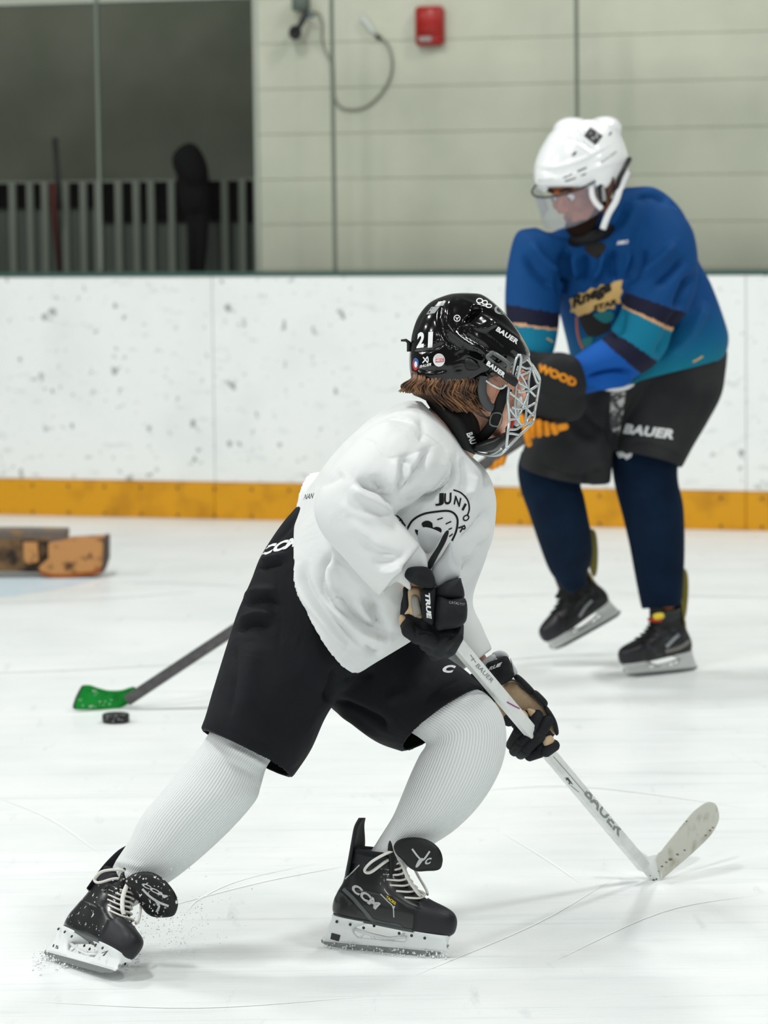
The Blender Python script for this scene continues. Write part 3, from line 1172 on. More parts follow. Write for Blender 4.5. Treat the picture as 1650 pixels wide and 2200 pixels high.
M_sock = sock_material('sock_white_rib', (232, 235, 234), (206, 212, 212), 84, 0.5, None)
z4 = lambda x, y: (600 + x * .30303, 850 + y * .30303)
z5 = lambda x, y: (830 + x * .26061, 1120 + y * .26061)
zh = lambda x, y: (820 + x * .24242, 600 + y * .24242)
zc_ = lambda x, y: (1000 + x * .18182, 700 + y * .18182)
zk = lambda x, y: (670 + x * .20606, 1730 + y * .20606)
zs4 = lambda x, y: (1080 + x * .30303, 1560 + y * .30303)
zk2 = lambda x, y: (70 + x * .21818, 1840 + y * .21818)
zp = lambda x, y: (420 + x * .35152, 1060 + y * .35152)

NP = empty('person', G(700, 2050), 'skater in white practice jersey, black shorts and black caged helmet bending over a white stick', 'person')

# ---- skate frames and body (continuous figure under the clothes)
o_ = G(694, 2034)
Xl = G(968, 2059) - o_
ML = frame(o_, Xl, (0.05, 0.10, 1.0), 1.0)
o2 = G(93, 2060)
Xr = np.array([0.150, -0.215, 0.010])
Xr = Xr / np.linalg.norm(Xr)
U2 = rot_axis((0, 0, 1.0), Xr, math.radians(-38))
if U2[0] < 0:
    U2 = rot_axis((0, 0, 1.0), Xr, math.radians(38))
MR = frame(o2 + np.array([0, 0, .004]), Xr, U2, 1.0)
MP = lambda M, x, z: (M @ np.array([x, 0, z, 1.0]))[:3]
HC = W(1026, 814, 6.72)
hp, hat = head_parts(HC, (0.90, 0.38, -0.24), (0.28, 0.05, 0.95), 0.98)
J = dict(neck=W(990, 905, 6.72), chest=W(890, 1010, 6.72), spine=W(810, 1130, 6.74), pel=W(740, 1265, 6.75),
         rs=W(850, 985, 6.60), re=W(752, 1115, 6.53), rw=W(860, 1205, 6.52), rh=W(930, 1320, 6.55),
         ls=W(960, 1010, 6.86), le=W(955, 1195, 6.955), lw=W(1005, 1395, 6.965), lh=W(1085, 1485, 6.97),
         rhip=W(690, 1310, 6.69), rk=W(520, 1610, 6.62), ra=MP(MR, .105, .17), rt=MP(MR, .18, .08),
         lhip=W(790, 1340, 6.83), lk=W(1000, 1560, 6.75), la=MP(ML, .122, .17), lt=MP(ML, .18, .08))
bparts = hp + limb([(J['pel'], .085), (J['spine'], .10), (J['chest'], .11), (J['neck'], .052), (hat(0, -.015, -.03), .05)])
bparts += limb([(J['chest'], .08), (J['rs'], .05), (J['re'], .036), (J['rw'], .024), (J['rh'], .020)])
bparts += limb([(J['chest'], .08), (J['ls'], .05), (J['le'], .030), (J['lw'], .022), (J['lh'], .014)])
bparts += limb([(J['pel'], .08), (J['rhip'], .072), (J['rk'], .045), (J['ra'], .024), (J['rt'], .020)])
bparts += limb([(J['pel'], .08), (J['lhip'], .072), (J['lk'], .038), (J['la'], .020), (J['lt'], .020)])
bV, bF = weld(bparts, 0.005, 3)
body = mk('body', bV, bF, M_skin, NP)
M_eye = mat('eye_white', (236, 234, 230), 0.15, 0.5)
M_iris = mat('iris', (58, 66, 60), 0.15, 0.5)
for sx in (-1, 1):
    mk('eye', *selli(hat(sx * .032, .080, .008), np.eye(3) * .0105), M_eye, body)
    d_ = hat(0, 1, 0) - hat(0, 0, 0)
    mk('iris', *selli(hat(sx * .032, .0885, .008), np.eye(3) * .0045), M_iris, body)

# ---- jersey
torso = [(905, 862, 1002, 962, 6.72, .075), (868, 863, 1012, 980, 6.72, .13, 0, 4), (805, 893, 1042, 1008, 6.73, .19, 0, 10), (742, 948, 1060, 1045, 6.74, .205, 0, 14),
         (697, 1000, 1066, 1098, 6.745, .21, 0, 24), (668, 1046, 1046, 1185, 6.745, .212, -4, 62, 0, 2.1),
         (650, 1074, 955, 1290, 6.745, .217, -14, 116, 0, 2.3), (634, 1100, 806, 1348, 6.745, .225, -20, 168, 0, 2.5)]
sleeveR = [(880, 905, 985, 985, 6.64, .09), (812, 908, 962, 1010, 6.58, .105), (748, 962, 930, 1045, 6.54, .105), (700, 1022, 890, 1078, 6.52, .10), (674, 1088, 862, 1094, 6.51, .095),
           (692, 1146, 850, 1104, 6.50, .09), (738, 1198, 858, 1120, 6.49, .085), (780, 1246, 880, 1145, 6.48, .08), (815, 1280, 902, 1170, 6.48, .078)]
sleeveL = [(1010, 985, 930, 1010, 6.86, .08), (1062, 1070, 960, 1090, 6.92, .085), (1050, 1180, 930, 1200, 6.96, .085), (1016, 1285, 915, 1325, 6.96, .08), (1036, 1345, 938, 1398, 6.96, .075), (1058, 1394, 985, 1446, 6.95, .065)]
cuffx = pillow([z5(*q) for q in ((60, 300), (140, 200), (235, 160), (300, 230), (340, 300), (345, 395), (270, 410), (200, 420), (190, 500), (212, 555), (185, 565), (90, 500), (20, 540), (-30, 500))], 6.505, .022)
jV, jF = weld([loft(torso, 64, 8), loft(sleeveR, 48, 8), loft(sleeveL, 36, 6), cuffx], 0.0034, 6, 0.5)
Zf = lambda *p: [z4(*q) for q in p]
amp = lambda k, st: [(q[0], q[1], q[2] * (k if q[1] > 3 else 1)) + tuple(q[3:]) for q in st]
jV = folds(jV, jF, amp(2.0, [
    (Zf((440, 310), (650, 320), (750, 430), (800, 440), (900, 420), (1000, 390), (1200, 310)), 2.5, -3),
    (Zf((520, 585), (600, 640), (700, 690), (780, 750), (822, 805)), 7, -16, 16),
    (Zf((500, 640), (600, 700), (700, 750), (800, 840)), 13, 8),
    (Zf((640, 560), (720, 640), (770, 690)), 8, -9),
    (Zf((880, 430), (875, 560), (850, 700)), 8, -8), (Zf((830, 440), (820, 560), (800, 680)), 10, 6),
    (Zf((1080, 360), (1010, 520), (880, 690)), 9, -9, 5), (Zf((1000, 380), (930, 520), (870, 640)), 9, 5),
    (Zf((1265, 400), (1245, 600), (1110, 700), (880, 745)), 8, -11, 5), (Zf((1190, 420), (1150, 580), (1000, 690)), 10, 6),
    (Zf((1310, 420), (1330, 560), (1300, 700)), 9, -7), (Zf((1380, 540), (1370, 640), (1330, 720)), 8, 6),
    (Zf((1480, 800), (1400, 920), (1260, 1050)), 8, -6), (Zf((1500, 900), (1400, 1060), (1300, 1180)), 10, 6), (Zf((1440, 1000), (1360, 1130), (1300, 1290)), 8, -6),
    (Zf((480, 870), (620, 1000), (760, 1120)), 12, 4), (Zf((560, 1010), (700, 1100), (860, 1130)), 10, -4), (Zf((420, 760), (560, 850), (760, 900)), 14, 3),
    (Zf((640, 1180), (800, 1180), (900, 1100)), 10, -4), (Zf((700, 1240), (800, 1250), (880, 1190)), 8, 4),
    (Zf((380, 1090), (310, 1180), (290, 1340), (400, 1500), (560, 1640), (700, 1720)), 9, -15, 14),
    (Zf((420, 1160), (350, 1260), (380, 1400), (500, 1530)), 13, 10),
    (Zf((200, 1150), (180, 1300), (300, 1490), (480, 1690), (640, 1840)), 14, -9, 10), (Zf((130, 1150), (150, 1350), (280, 1560), (500, 1800)), 12, 8),
    (Zf((350, 1415), (440, 1440), (530, 1560), (680, 1660), (800, 1685)), 8, -12, 14), (Zf((330, 1430), (480, 1600), (640, 1700), (780, 1740)), 10, 8),
    (Zf((650, 1430), (680, 1560), (735, 1650)), 7, -12, 11), (Zf((560, 1430), (600, 1540), (680, 1640)), 10, 6),
    (Zf((600, 1760), (680, 1830), (705, 1800)), 5, -7),
    (Zf((78, 1150), (110, 1350), (200, 1530), (400, 1740), (610, 1900)), 2.2, -2.2),
    (Zf((330, 420), (400, 330), (520, 240)), 14, -4), (Zf((250, 650), (380, 600), (460, 540)), 12, -3), (Zf((700, 200), (860, 180), (1000, 260)), 14, 4),
    (Zf((1000, 150), (1020, 260), (990, 330)), 7, -4), (Zf((860, 420), (930, 480), (960, 560)), 8, -5),
]))
jersey = mk('jersey', jV, jF, M_jersey, NP)
jtree = bvh((jV, jF))
# shoulder-yoke stitching shows as a seam; chest emblem in black print
def arc_pts(c, r, ry, a0, a1, n=14):
    return [(c[0] + r * math.cos(t), c[1] + ry * math.sin(t)) for t in np.linspace(a0, a1, n)]


stroke_patch('emblem_ring', Zf((905, 950), (945, 885), (1020, 840), (1120, 822), (1200, 818), (1245, 840), (1265, 885), (1255, 960), (1225, 1030)), 4.2, jtree, M_jprint, jersey)
stroke_patch('emblem_ring', Zf((1235, 668), (1290, 690), (1335, 740), (1348, 800), (1335, 850)), 3.2, jtree, M_jprint, jersey)
stroke_patch('emblem_ring', Zf((820, 845), (850, 865), (895, 925)), 3.0, jtree, M_jprint, jersey)
patch('emblem_shape', Zf((1010, 915), (1030, 890), (1060, 888), (1085, 905), (1090, 935), (1115, 930), (1145, 940), (1150, 965), (1120, 985), (1060, 975)), jtree, M_jprint, jersey)
patch('emblem_shape', Zf((962, 950), (990, 960), (1030, 1010), (1015, 1020), (975, 985)), jtree, M_jprint, jersey)
for a, b in (((1120, 880), (1160, 866)), ((1180, 910), (1220, 892)), ((1200, 950), (1225, 938)), ((1205, 1000), (1230, 980))):
    stroke_patch('emblem_ray', Zf(a, ((a[0] + b[0]) / 2, (a[1] + b[1]) / 2), b), 2.6, jtree, M_jprint, jersey)
for ch, (x, y), ux, uy in (('J', (1105, 782), (62, -2), (0, -90)), ('U', (1168, 775), (52, -6), (2, -82)), ('N', (1236, 770), (44, 20), (12, -62)), ('I', (1292, 808), (14, 9), (24, -46)), ('O', (1292, 866), (24, 34), (42, -32)), ('R', (1268, 934), (16, 40), (48, -18))):
    lettering(ch, z4(x, y), (ux[0] * .303, ux[1] * .303), (uy[0] * .303, uy[1] * .303), jtree, M_jprint, jersey, bold=0.03, maxlen=6)
lettering('R', z4(838, 900), (10, 13), (7, -10), jtree, M_jprint, jersey, bold=0.04)
lettering('NAN', z4(172, 738), (19, -3), (4, -12), jtree, M_jprint, jersey, bold=0.0, maxlen=5)

# ---- shorts
legR = [(640, 1085, 860, 1140, 6.77, .12), (602, 1130, 860, 1190, 6.77, .12), (560, 1195, 850, 1250, 6.77, .13), (540, 1245, 848, 1290, 6.76, .135), (512, 1310, 830, 1375, 6.745, .14, -4, 0),
        (494, 1365, 790, 1440, 6.72, .145, -6, -2), (474, 1430, 735, 1490, 6.69, .145, -8, -4), (456, 1490, 700, 1540, 6.67, .14, -10, -8), (442, 1540, 668, 1610, 6.65, .13, -12, -12), (431, 1568, 628, 1670, 6.64, .12, -8, -16)]
legL = [(760, 1180, 720, 1400, 6.80, .15), (830, 1290, 690, 1460, 6.82, .14), (880, 1350, 700, 1508, 6.83, .13, -6, -2), (940, 1398, 755, 1556, 6.82, .125, -8, -6), (1000, 1440, 810, 1595, 6.80, .12, -10, -10), (1040, 1478, 862, 1614, 6.78, .112, -18, -16)]
wV, wF = weld([loft(legR, 56, 6), loft(legL, 48, 6)], 0.005, 5, 0.5)
# hollow the leg openings: remove the flat end caps so the inside shows
def open_end(V, F, ring, tol=0.012, shrink=0.93):
    v, f = loft([ring, ring], 40, 1)
    R = v[:40]
    c = R.mean(0)
    n = np.cross(R[10] - c, R[0] - c)
    n /= np.linalg.norm(n)
    cen = np.array([V[list(q)].mean(0) for q in F])
    d = (cen - c) @ n
    rel = cen - c
    e1 = R[0] - c
    e2 = R[10] - c
    q1 = rel @ e1 / (e1 @ e1)
    q2 = rel @ (e2 - e1 * (e2 @ e1) / (e1 @ e1)) / ((e2 - e1 * (e2 @ e1) / (e1 @ e1)) @ (e2 - e1 * (e2 @ e1) / (e1 @ e1)))
    kill = (np.abs(d) < tol) & (np.hypot(q1, q2) < shrink)
    return [q for q, k in zip(F, kill) if not k]


wF = open_end(wV, wF, legR[-1])
wF = open_end(wV, wF, legL[-1])
Zp = lambda *p: [zp(*q) for q in p]
wV = folds(wV, wF, amp(1.8, [(Zp((370, 460), (430, 445), (560, 415)), 4, -7), (Zp((380, 420), (470, 395), (560, 370)), 6, 5), (Zp((250, 690), (400, 650), (520, 690)), 7, -8), (Zp((250, 640), (380, 600), (500, 600)), 9, 6),
                    (Zp((240, 800), (380, 740), (500, 760)), 8, 7), (Zp((230, 850), (340, 790), (480, 810)), 8, -9, 5), (Zp((495, 460), (505, 640), (520, 800), (500, 1000)), 3, -3),
                    (Zp((250, 900), (230, 1150), (210, 1380)), 10, -5), (Zp((340, 900), (320, 1150), (290, 1400)), 22, 6), (Zp((860, 1050), (840, 1180), (790, 1280)), 9, -10), (Zp((900, 1150), (1000, 1120), (1100, 1100)), 9, -5),
                    (Zp((830, 1270), (950, 1310), (1100, 1380), (1180, 1450)), 6, -8, 9), (Zp((850, 1330), (980, 1400), (1120, 1510)), 7, 6), (Zp((1380, 1290), (1500, 1190), (1620, 1140)), 4, -4), (Zp((1150, 1250), (1300, 1230), (1440, 1130)), 14, 4),
                    (Zp((40, 1420), (160, 1440), (330, 1500), (470, 1560)), 3, -2), (Zp((620, 130), (520, 260), (420, 330)), 5, -4)]))
shorts = mk('shorts', wV, wF, M_pants, NP, solid=0.004)
wtree = bvh((wV, wF))
lettering('CCM', zp(392, 385), (84, -24), (9, -22), wtree, M_pwhite, shorts, bold=0.05, shear=0.25)
lettering('C', z5(455, 1245), (26, 2), (6, -17), wtree, M_pwhite, shorts, bold=0.06, shear=0.2)

# ---- socks
def sock(name, rings, m, ribs_uv=True, strokes=()):
    V, F, T, U = loft(rings, 96, 8, full=True)
    if strokes:
        V = folds(V, F, strokes)
    return mk(name, V, F, m, NP, uv=np.stack([U, T], 1))


sockR = [(470, 1530, 605, 1590, 6.64, .07), (452, 1570, 590, 1622, 6.635, .068), (425, 1610, 572, 1650, 6.63, .072), (395, 1645, 560, 1690, 6.63, .078), (348, 1700, 548, 1722, 6.63, .082), (305, 1752, 500, 1778, 6.635, .078),
         (278, 1805, 440, 1835, 6.64, .066), (250, 1848, 388, 1878, 6.65, .055), (236, 1878, 350, 1905, 6.655, .050), (225, 1910, 325, 1930, 6.66, .045)]
sockL = [(962, 1440, 850, 1555, 6.78, .075), (1000, 1470, 880, 1572, 6.765, .075), (1046, 1492, 905, 1588, 6.755, .078), (1080, 1538, 915, 1600, 6.745, .082), (1088, 1592, 900, 1625, 6.74, .084), (1078, 1645, 880, 1668, 6.735, .082), (1054, 1695, 862, 1712, 6.73, .078),
         (1020, 1742, 845, 1752, 6.73, .07), (975, 1785, 825, 1785, 6.73, .06), (930, 1815, 806, 1815, 6.732, .052), (890, 1845, 788, 1842, 6.735, .045), (868, 1875, 775, 1868, 6.735, .042)]
sock('sock', sockR, M_sock, strokes=[([(480, 1600), (530, 1622), (580, 1650)], 6, 6), ([(470, 1632), (520, 1650), (560, 1672)], 8, -5), ([(240, 1862), (270, 1868), (300, 1876)], 4, -6), ([(240, 1848), (280, 1856), (310, 1864)], 4, 5)])
sock('sock', sockL, M_sock, strokes=[([(915, 1530), (908, 1560), (918, 1602)], 5, -10, 8), ([(940, 1520), (925, 1560), (930, 1600)], 6, 5), ([(915, 1605), (970, 1590), (1060, 1610)], 6, -3), ([(845, 1770), (890, 1772), (960, 1790)], 5, 3), ([(830, 1790), (880, 1795), (940, 1812)], 4, -4)])

# ---- skates
MT = dict(boot=mat('boot_black', (17, 18, 20), 0.3, 0.5, coat=0.25), toe=mat('boot_toe', (24, 26, 30), 0.5, 0.4, bump=(200, .2, .001)), heel=mat('boot_heel', (58, 60, 62), 0.35, 0.5, var=(30, (20, 20, 22), .45, .55)),
          stripe=mat('boot_stripe', (84, 90, 90), 0.4, 0.5), sole=mat('boot_sole', (60, 68, 68), 0.4, 0.5), guard=mat('boot_guard', (24, 27, 30), 0.6, 0.3, bump=(300, .3, .001)), pad=mat('boot_pad', (28, 31, 35), 0.8, 0.2),
          tongue=mat('boot_tongue', (15, 16, 17), 0.5, 0.4, bump=(200, .5, .002)), lace=mat('lace_white', (222, 220, 214), 0.85, 0.1, bump=(900, .5, .001)), holder=mat('holder_white', (234, 238, 237), 0.35, 0.45),
          steel=mat('blade_steel', (150, 155, 155), 0.3, 0.5, metal=0.7), rivet=mat('rivet', (40, 40, 42), 0.4, 0.5), tw=0)
M_yel = mat('print_yellow', (220, 196, 40), 0.5)
M_silver = mat('print_silver', (186, 190, 190), 0.35, 0.5)
bt, tL, ttL, thL = skate(NP, ML, MT, ([zk(*q) for q in ((850, 430), (900, 362), (1000, 335), (1120, 335), (1230, 370), (1320, 440), (1365, 540), (1355, 640), (1310, 680), (1200, 688), (1090, 690), (1000, 640), (940, 570), (880, 510))], 6.655, .014, -.0003, 0))
patch('heel_panel', [zk(*q) for q in ((240, 960), (300, 905), (400, 1000), (520, 1110), (540, 1150), (440, 1140), (330, 1060), (250, 985))], tL, MT['heel'], bt)
stroke_patch('quarter_stripe', [zk(325, 870), zk(430, 970), zk(560, 1120), zk(680, 1260)], 8, tL, MT['stripe'], bt)
patch('sole_wedge', [zk(*q) for q in ((600, 1180), (780, 1220), (930, 1250), (980, 1370), (850, 1310), (690, 1270))], tL, MT['sole'], bt)
stroke_patch('ankle_line', [zk(345, 770), zk(430, 690), zk(560, 560), zk(660, 500)], 2.5, tL, M_silver, bt)
lettering('CCM', zk(400, 880), (56, 45), (10, -15), tL, M_silver, bt, bold=0.05, shear=0.1, maxlen=5)
lettering('TACKS', zk(772, 968), (20, 15), (2, -6), tL, M_yel, bt, bold=0.04, maxlen=4)
stroke_patch('swoosh', [zk(715, 925), zk(790, 1000), zk(845, 1060), zk(855, 1170)], 2.2, tL, M_silver, bt)
stroke_patch('swoosh', [zk(860, 1050), zk(852, 1075), zk(845, 1060)], 3, tL, M_silver, bt)
lettering('JOFA', zk(440, 590), (20, -9), (1, -6), tL, M_yel, bt, bold=0.03, maxlen=4)
patch('heel_square', [zk(205, 1330), zk(298, 1355), zk(280, 1420), zk(192, 1395)], thL, MT['rivet'], bt, smooth=False)
stroke_patch('tongue_mark', [zk(1045, 455), zk(1110, 540), zk(1160, 570), zk(1230, 480)], 4, ttL, M_silver, bt)
patch('tongue_mark', [zk(1120, 560), zk(1165, 560), zk(1110, 640), zk(1080, 640)], ttL, M_silver, bt)
lettering('C', zk(1170, 625), (13, -3), (4, -14), ttL, M_silver, bt, bold=0.05, maxlen=4)

MT2 = dict(MT)
MT2['boot'] = mat('boot_black_snowy', (17, 18, 20), 0.3, 0.5, coat=0.2, var=(110, (222, 228, 228), 0.64, 0.69))
MT2['tongue'] = mat('boot_tongue_snowy', (15, 16, 17), 0.5, 0.4, var=(120, (225, 230, 230), 0.6, 0.66))
bt2, tR, ttR, thR = skate(NP, MR, MT2, ([zk2(*q) for q in ((905, 250), (960, 185), (1050, 150), (1150, 148), (1250, 190), (1340, 270), (1410, 370), (1435, 470), (1405, 570), (1340, 600), (1200, 600), (1120, 560), (1050, 470), (980, 360))], 6.575, .014, -.0003, 0))
lettering('CCM', zk2(1068, 285), (54, 30), (5, -7), ttR, M_silver, bt2, bold=0.05, shear=0.2, maxlen=5)
stroke_patch('tongue_mark', [zk2(1080, 320), zk2(1150, 390), zk2(1240, 450), zk2(1340, 490)], 5, ttR, M_silver, bt2)
stroke_patch('tongue_mark', [zk2(1215, 440), zk2(1245, 490), zk2(1220, 550)], 5, ttR, M_silver, bt2)
lettering('7', zk2(680, 985), (15, -5), (0, -8), thR, MT['rivet'], bt2, bold=0.02, maxlen=4)
lettering('15', zk2(195, 890), (12, 5), (2, -6), thR, MT['rivet'], bt2, bold=0.02, maxlen=4)

# ------------------------------------------------------------------ near player: helmet, cage, hair, collar
HY = 6.72
hr = [(990, 629, 1006, 629, HY, .01), (962, 633, 1038, 634, HY, .05), (925, 649, 1074, 662, HY, .085, 0, -2, 0, 2.1), (900, 678, 1104, 697, HY, .104, 0, -2, 0, 2.2), (886, 715, 1126, 730, HY, .114, 0, 0, 0, 2.3), (880, 755, 1139, 764, HY, .117, 0, 0, 0, 2.3),
      (880, 788, 1118, 786, HY, .115, -6, 6, 0, 2.3), (885, 818, 1056, 818, HY, .108, -4, 8, 0, 2.3)]
hV, hF = loft(hr, 150, 16)
Zh = lambda *p: [zh(*q) for q in p]
hV = folds(hV, hF, [
    (Zh((575, 150), (530, 260), (525, 380), (580, 520), (680, 620), (700, 800)), 5, -6, 3), (Zh((620, 160), (585, 300), (610, 430), (700, 520), (850, 610), (980, 690)), 5, 5),
    (Zh((735, 385), (800, 330), (880, 265)), 5, -9, 3), (Zh((800, 275), (845, 262), (885, 262)), 4, -6),
    (Zh((715, 400), (730, 470), (800, 530), (900, 590), (960, 680)), 6, -6, 4), (Zh((760, 380), (880, 440), (960, 420), (1020, 390)), 5, 5),
    (Zh((890, 470), (1000, 400), (1120, 470), (1300, 600)), 5, 4, 8), (Zh((900, 480), (1010, 560), (1120, 660)), 6, -4), (Zh((640, 150), (800, 225), (960, 270), (1100, 340), (1230, 470)), 6, 4),
    (Zh((830, 250), (980, 310), (1120, 400), (1250, 520)), 8, -4), (Zh((280, 640), (400, 630), (570, 560)), 4, -3), (Zh((270, 790), (420, 810), (590, 800)), 4, -3, 6),
    (Zh((260, 640), (400, 600), (560, 540)), 4, 2), (Zh((650, 620), (665, 740), (690, 850)), 4, -4), (Zh((590, 560), (600, 700), (600, 830)), 4, 3), (Zh((440, 200), (350, 330), (280, 480)), 5, -3),
    (Zh((780, 620), (850, 640), (900, 690)), 6, -5), (Zh((740, 700), (800, 730), (860, 760)), 5, -4), (Zh((1150, 620), (1200, 690), (1260, 700)), 5, -4)], hard=True)
helmet = mk('helmet', hV, hF, M_shell, NP, label='glossy black helmet')
htree = bvh((hV, hF))
M_sticker = mat('sticker_white', (228, 230, 230), 0.5)
M_stred = mat('sticker_red', (200, 44, 40), 0.5)
M_stblue = mat('sticker_blue', (44, 98, 170), 0.5)
M_stgrey = mat('sticker_grey', (150, 154, 152), 0.35, 0.5)
M_void = mat('vent_void', (4, 4, 5), 0.9, 0.05)
ell = lambda cx, cy, rx, ry, n=14: [zh(cx + rx * math.cos(t), cy + ry * math.sin(t)) for t in np.linspace(0, 2 * math.pi, n, endpoint=False)]
patch('sticker', Zh((505, 198), (572, 190), (545, 235), (468, 240)), htree, M_stgrey, helmet, smooth=False)
patch('sticker', Zh((440, 245), (515, 240), (470, 300), (395, 312)), htree, M_stgrey, helmet, smooth=False)
lettering('2', zh(308, 612), (15.5, -2), (3, -34), htree, M_pwhite, helmet, bold=0.05, maxlen=5)
lettering('1', zh(408, 608), (10, -1), (1.5, -34), htree, M_pwhite, helmet, bold=0.05, maxlen=5)
patch('sticker', ell(508, 716, 52, 58), htree, M_sticker, helmet)
patch('sticker', ell(510, 690, 40, 24), htree, mat('sticker_pale', (206, 196, 196), 0.5), helmet, off=.0018)
patch('sticker_bar', Zh((474, 708), (552, 700), (550, 730), (474, 736)), htree, M_stred, helmet, off=.002, smooth=False)
lettering('HECC', zh(478, 731), (17, -1.5), (0, -5), htree, M_pwhite, helmet, bold=0.03, off=.0026, maxlen=4)
patch('sticker', ell(300, 752, 26, 55), htree, M_stred, helmet)
patch('sticker', Zh((282, 720), (300, 698), (324, 715), (326, 760), (305, 770)), htree, M_stblue, helmet, off=.0018)
patch('sticker', ell(302, 755, 13, 28), htree, M_sticker, helmet, off=.0022)
stroke_patch('emblem', Zh((366, 690), (385, 712), (408, 740)), 2.4, htree, M_pwhite, helmet)
stroke_patch('emblem', Zh((408, 684), (385, 715), (362, 742)), 2.4, htree, M_pwhite, helmet)
stroke_patch('emblem', Zh((408, 690), (412, 715), (408, 740)), 2.0, htree, M_pwhite, helmet)
lettering('BAUER', zh(335, 786), (25, -5), (1, -6), htree, M_pwhite, helmet, bold=0.03, shear=.2, maxlen=4)
lettering('BAUER', zh(1008, 455), (46, 30), (6, -9), htree, M_pwhite, helmet, bold=0.05, spacing=1.1, maxlen=5)
for cx_, cy_, r_ in ((668, 345, 27),):
    stroke_patch('emblem', ell(cx_, cy_, r_, r_) + ell(cx_, cy_, r_, r_)[:1], 1.6, htree, M_pwhite, helmet)
    stroke_patch('emblem', Zh((655, 335), (668, 348), (682, 335)), 1.8, htree, M_pwhite, helmet)
    stroke_patch('emblem', Zh((668, 348), (668, 355), (668, 362)), 1.8, htree, M_pwhite, helmet)
for cx_, cy_, rx, ry in ((868, 190, 26, 20), (915, 205, 22, 17), (950, 235, 24, 15)):
    stroke_patch('crown_mark', ell(cx_, cy_, rx, ry) + ell(cx_, cy_, rx, ry)[:1], 2.2, htree, M_pwhite, helmet)
stroke_patch('crown_mark', ell(1060, 268, 52, 34) + ell(1060, 268, 52, 34)[:1], 4.5, htree, M_stgrey, helmet)
patch('vent', Zh((798, 268), (884, 264), (866, 300), (740, 384), (762, 322)), htree, M_void, helmet, smooth=False)
patch('vent', Zh((785, 640), (850, 650), (900, 690), (880, 720), (800, 690), (775, 665)), htree, M_void, helmet)
# ear and rear straps, hinge plates
mk('side_strap', *pillow(Zh((925, 745), (955, 700), (1060, 770), (1200, 880), (1195, 940), (1160, 945), (1030, 850), (925, 770)), 6.598, .006), M_matte, helmet)
sst = bvh(pillow(Zh((925, 745), (955, 700), (1060, 770), (1200, 880), (1195, 940), (1160, 945), (1030, 850), (925, 770)), 6.598, .006))
lettering('BAUER', zh(925, 758), (38, 28), (5, -9), sst, M_pwhite, helmet, bold=0.05, spacing=1.1, maxlen=5)
S_, _ = catmull(np.array([W(*zh(*q), 6.597) for q in ((990, 655), (1115, 740), (1118, 800), (1090, 820), (945, 700), (960, 668))]), 5, closed=True)
mk('hinge_plate', *tube(np.vstack([S_, S_[:1]]), .0042, 8), mat('hinge_grey', (92, 96, 94), 0.35, 0.5), helmet)
mk('ear_button', *pillow(Zh((735, 710), (790, 700), (860, 760), (870, 790), (800, 810), (740, 790)), 6.606, .008), M_matte, helmet)
mk('adjuster_tab', *tube(np.array([W(*zh(245, 640), 6.70), W(*zh(240, 560), 6.70), W(*zh(215, 540), 6.70), W(*zh(170, 542), 6.70)]), [.005, .004, .003, .002], 8), M_matte, helmet)
M_clear = glass_material('clear_plastic', (0.93, 0.93, 0.92, 1), 0.05, 1.5)
mk('ear_guard', *pillow(Zh((920, 780), (1000, 810), (1112, 890), (1110, 940), (1080, 975), (1000, 960), (940, 910), (918, 860)), 6.622, .008), M_clear, helmet, label='clear plastic ear guard')
mk('ear_guard_rim', *tube(spx([(*zh(925, 900), 6.612), (*zh(990, 945), 6.612), (*zh(1060, 968), 6.612), (*zh(1108, 930), 6.612)]), .0022, 6), M_wire, helmet)
mk('ear_strap', *tube(spx([(*zh(905, 860), 6.615), (*zh(890, 960), 6.612), (*zh(905, 1060), 6.612), (*zh(945, 1125), 6.615), (*zh(985, 1140), 6.62)]), .0085, 10, flat=.4, nrm=(0, 1, 0)), mat('strap_grey', (70, 72, 74), 0.6), helmet)
mk('chin_strap', *tube(spx([(*zh(1115, 960), 6.632), (*zh(1060, 1070), 6.628), (*zh(1020, 1190), 6.63), (*zh(975, 1300), 6.64), (*zh(900, 1390), 6.66), (*zh(830, 1450), 6.68)]), .0105, 10, flat=.25, nrm=(0, 1, 0)), M_strap, helmet)
S_, _ = catmull(np.array([W(*zh(*q), 6.622) for q in ((985, 1190), (1065, 1200), (1045, 1300), (960, 1285))]), 3, closed=True)
mk('buckle', *tube(np.vstack([S_, S_[:1]]), .0016, 6), mat('buckle_grey', (96, 104, 100), 0.4), helmet)
mk('chin_cup', *weld([pillow(Zh((790, 1495), (900, 1430), (1010, 1395), (1110, 1350), (1125, 1420), (1060, 1490), (980, 1530), (880, 1530), (820, 1520)), 6.67, .05)], .003, 3), M_matte, helmet)

# cage wires
def cy_(x):
    return 6.615 + (x - 500) / 375.0 * 0.12 if x > 500 else 6.615 + (500 - x) / 460.0 * .06


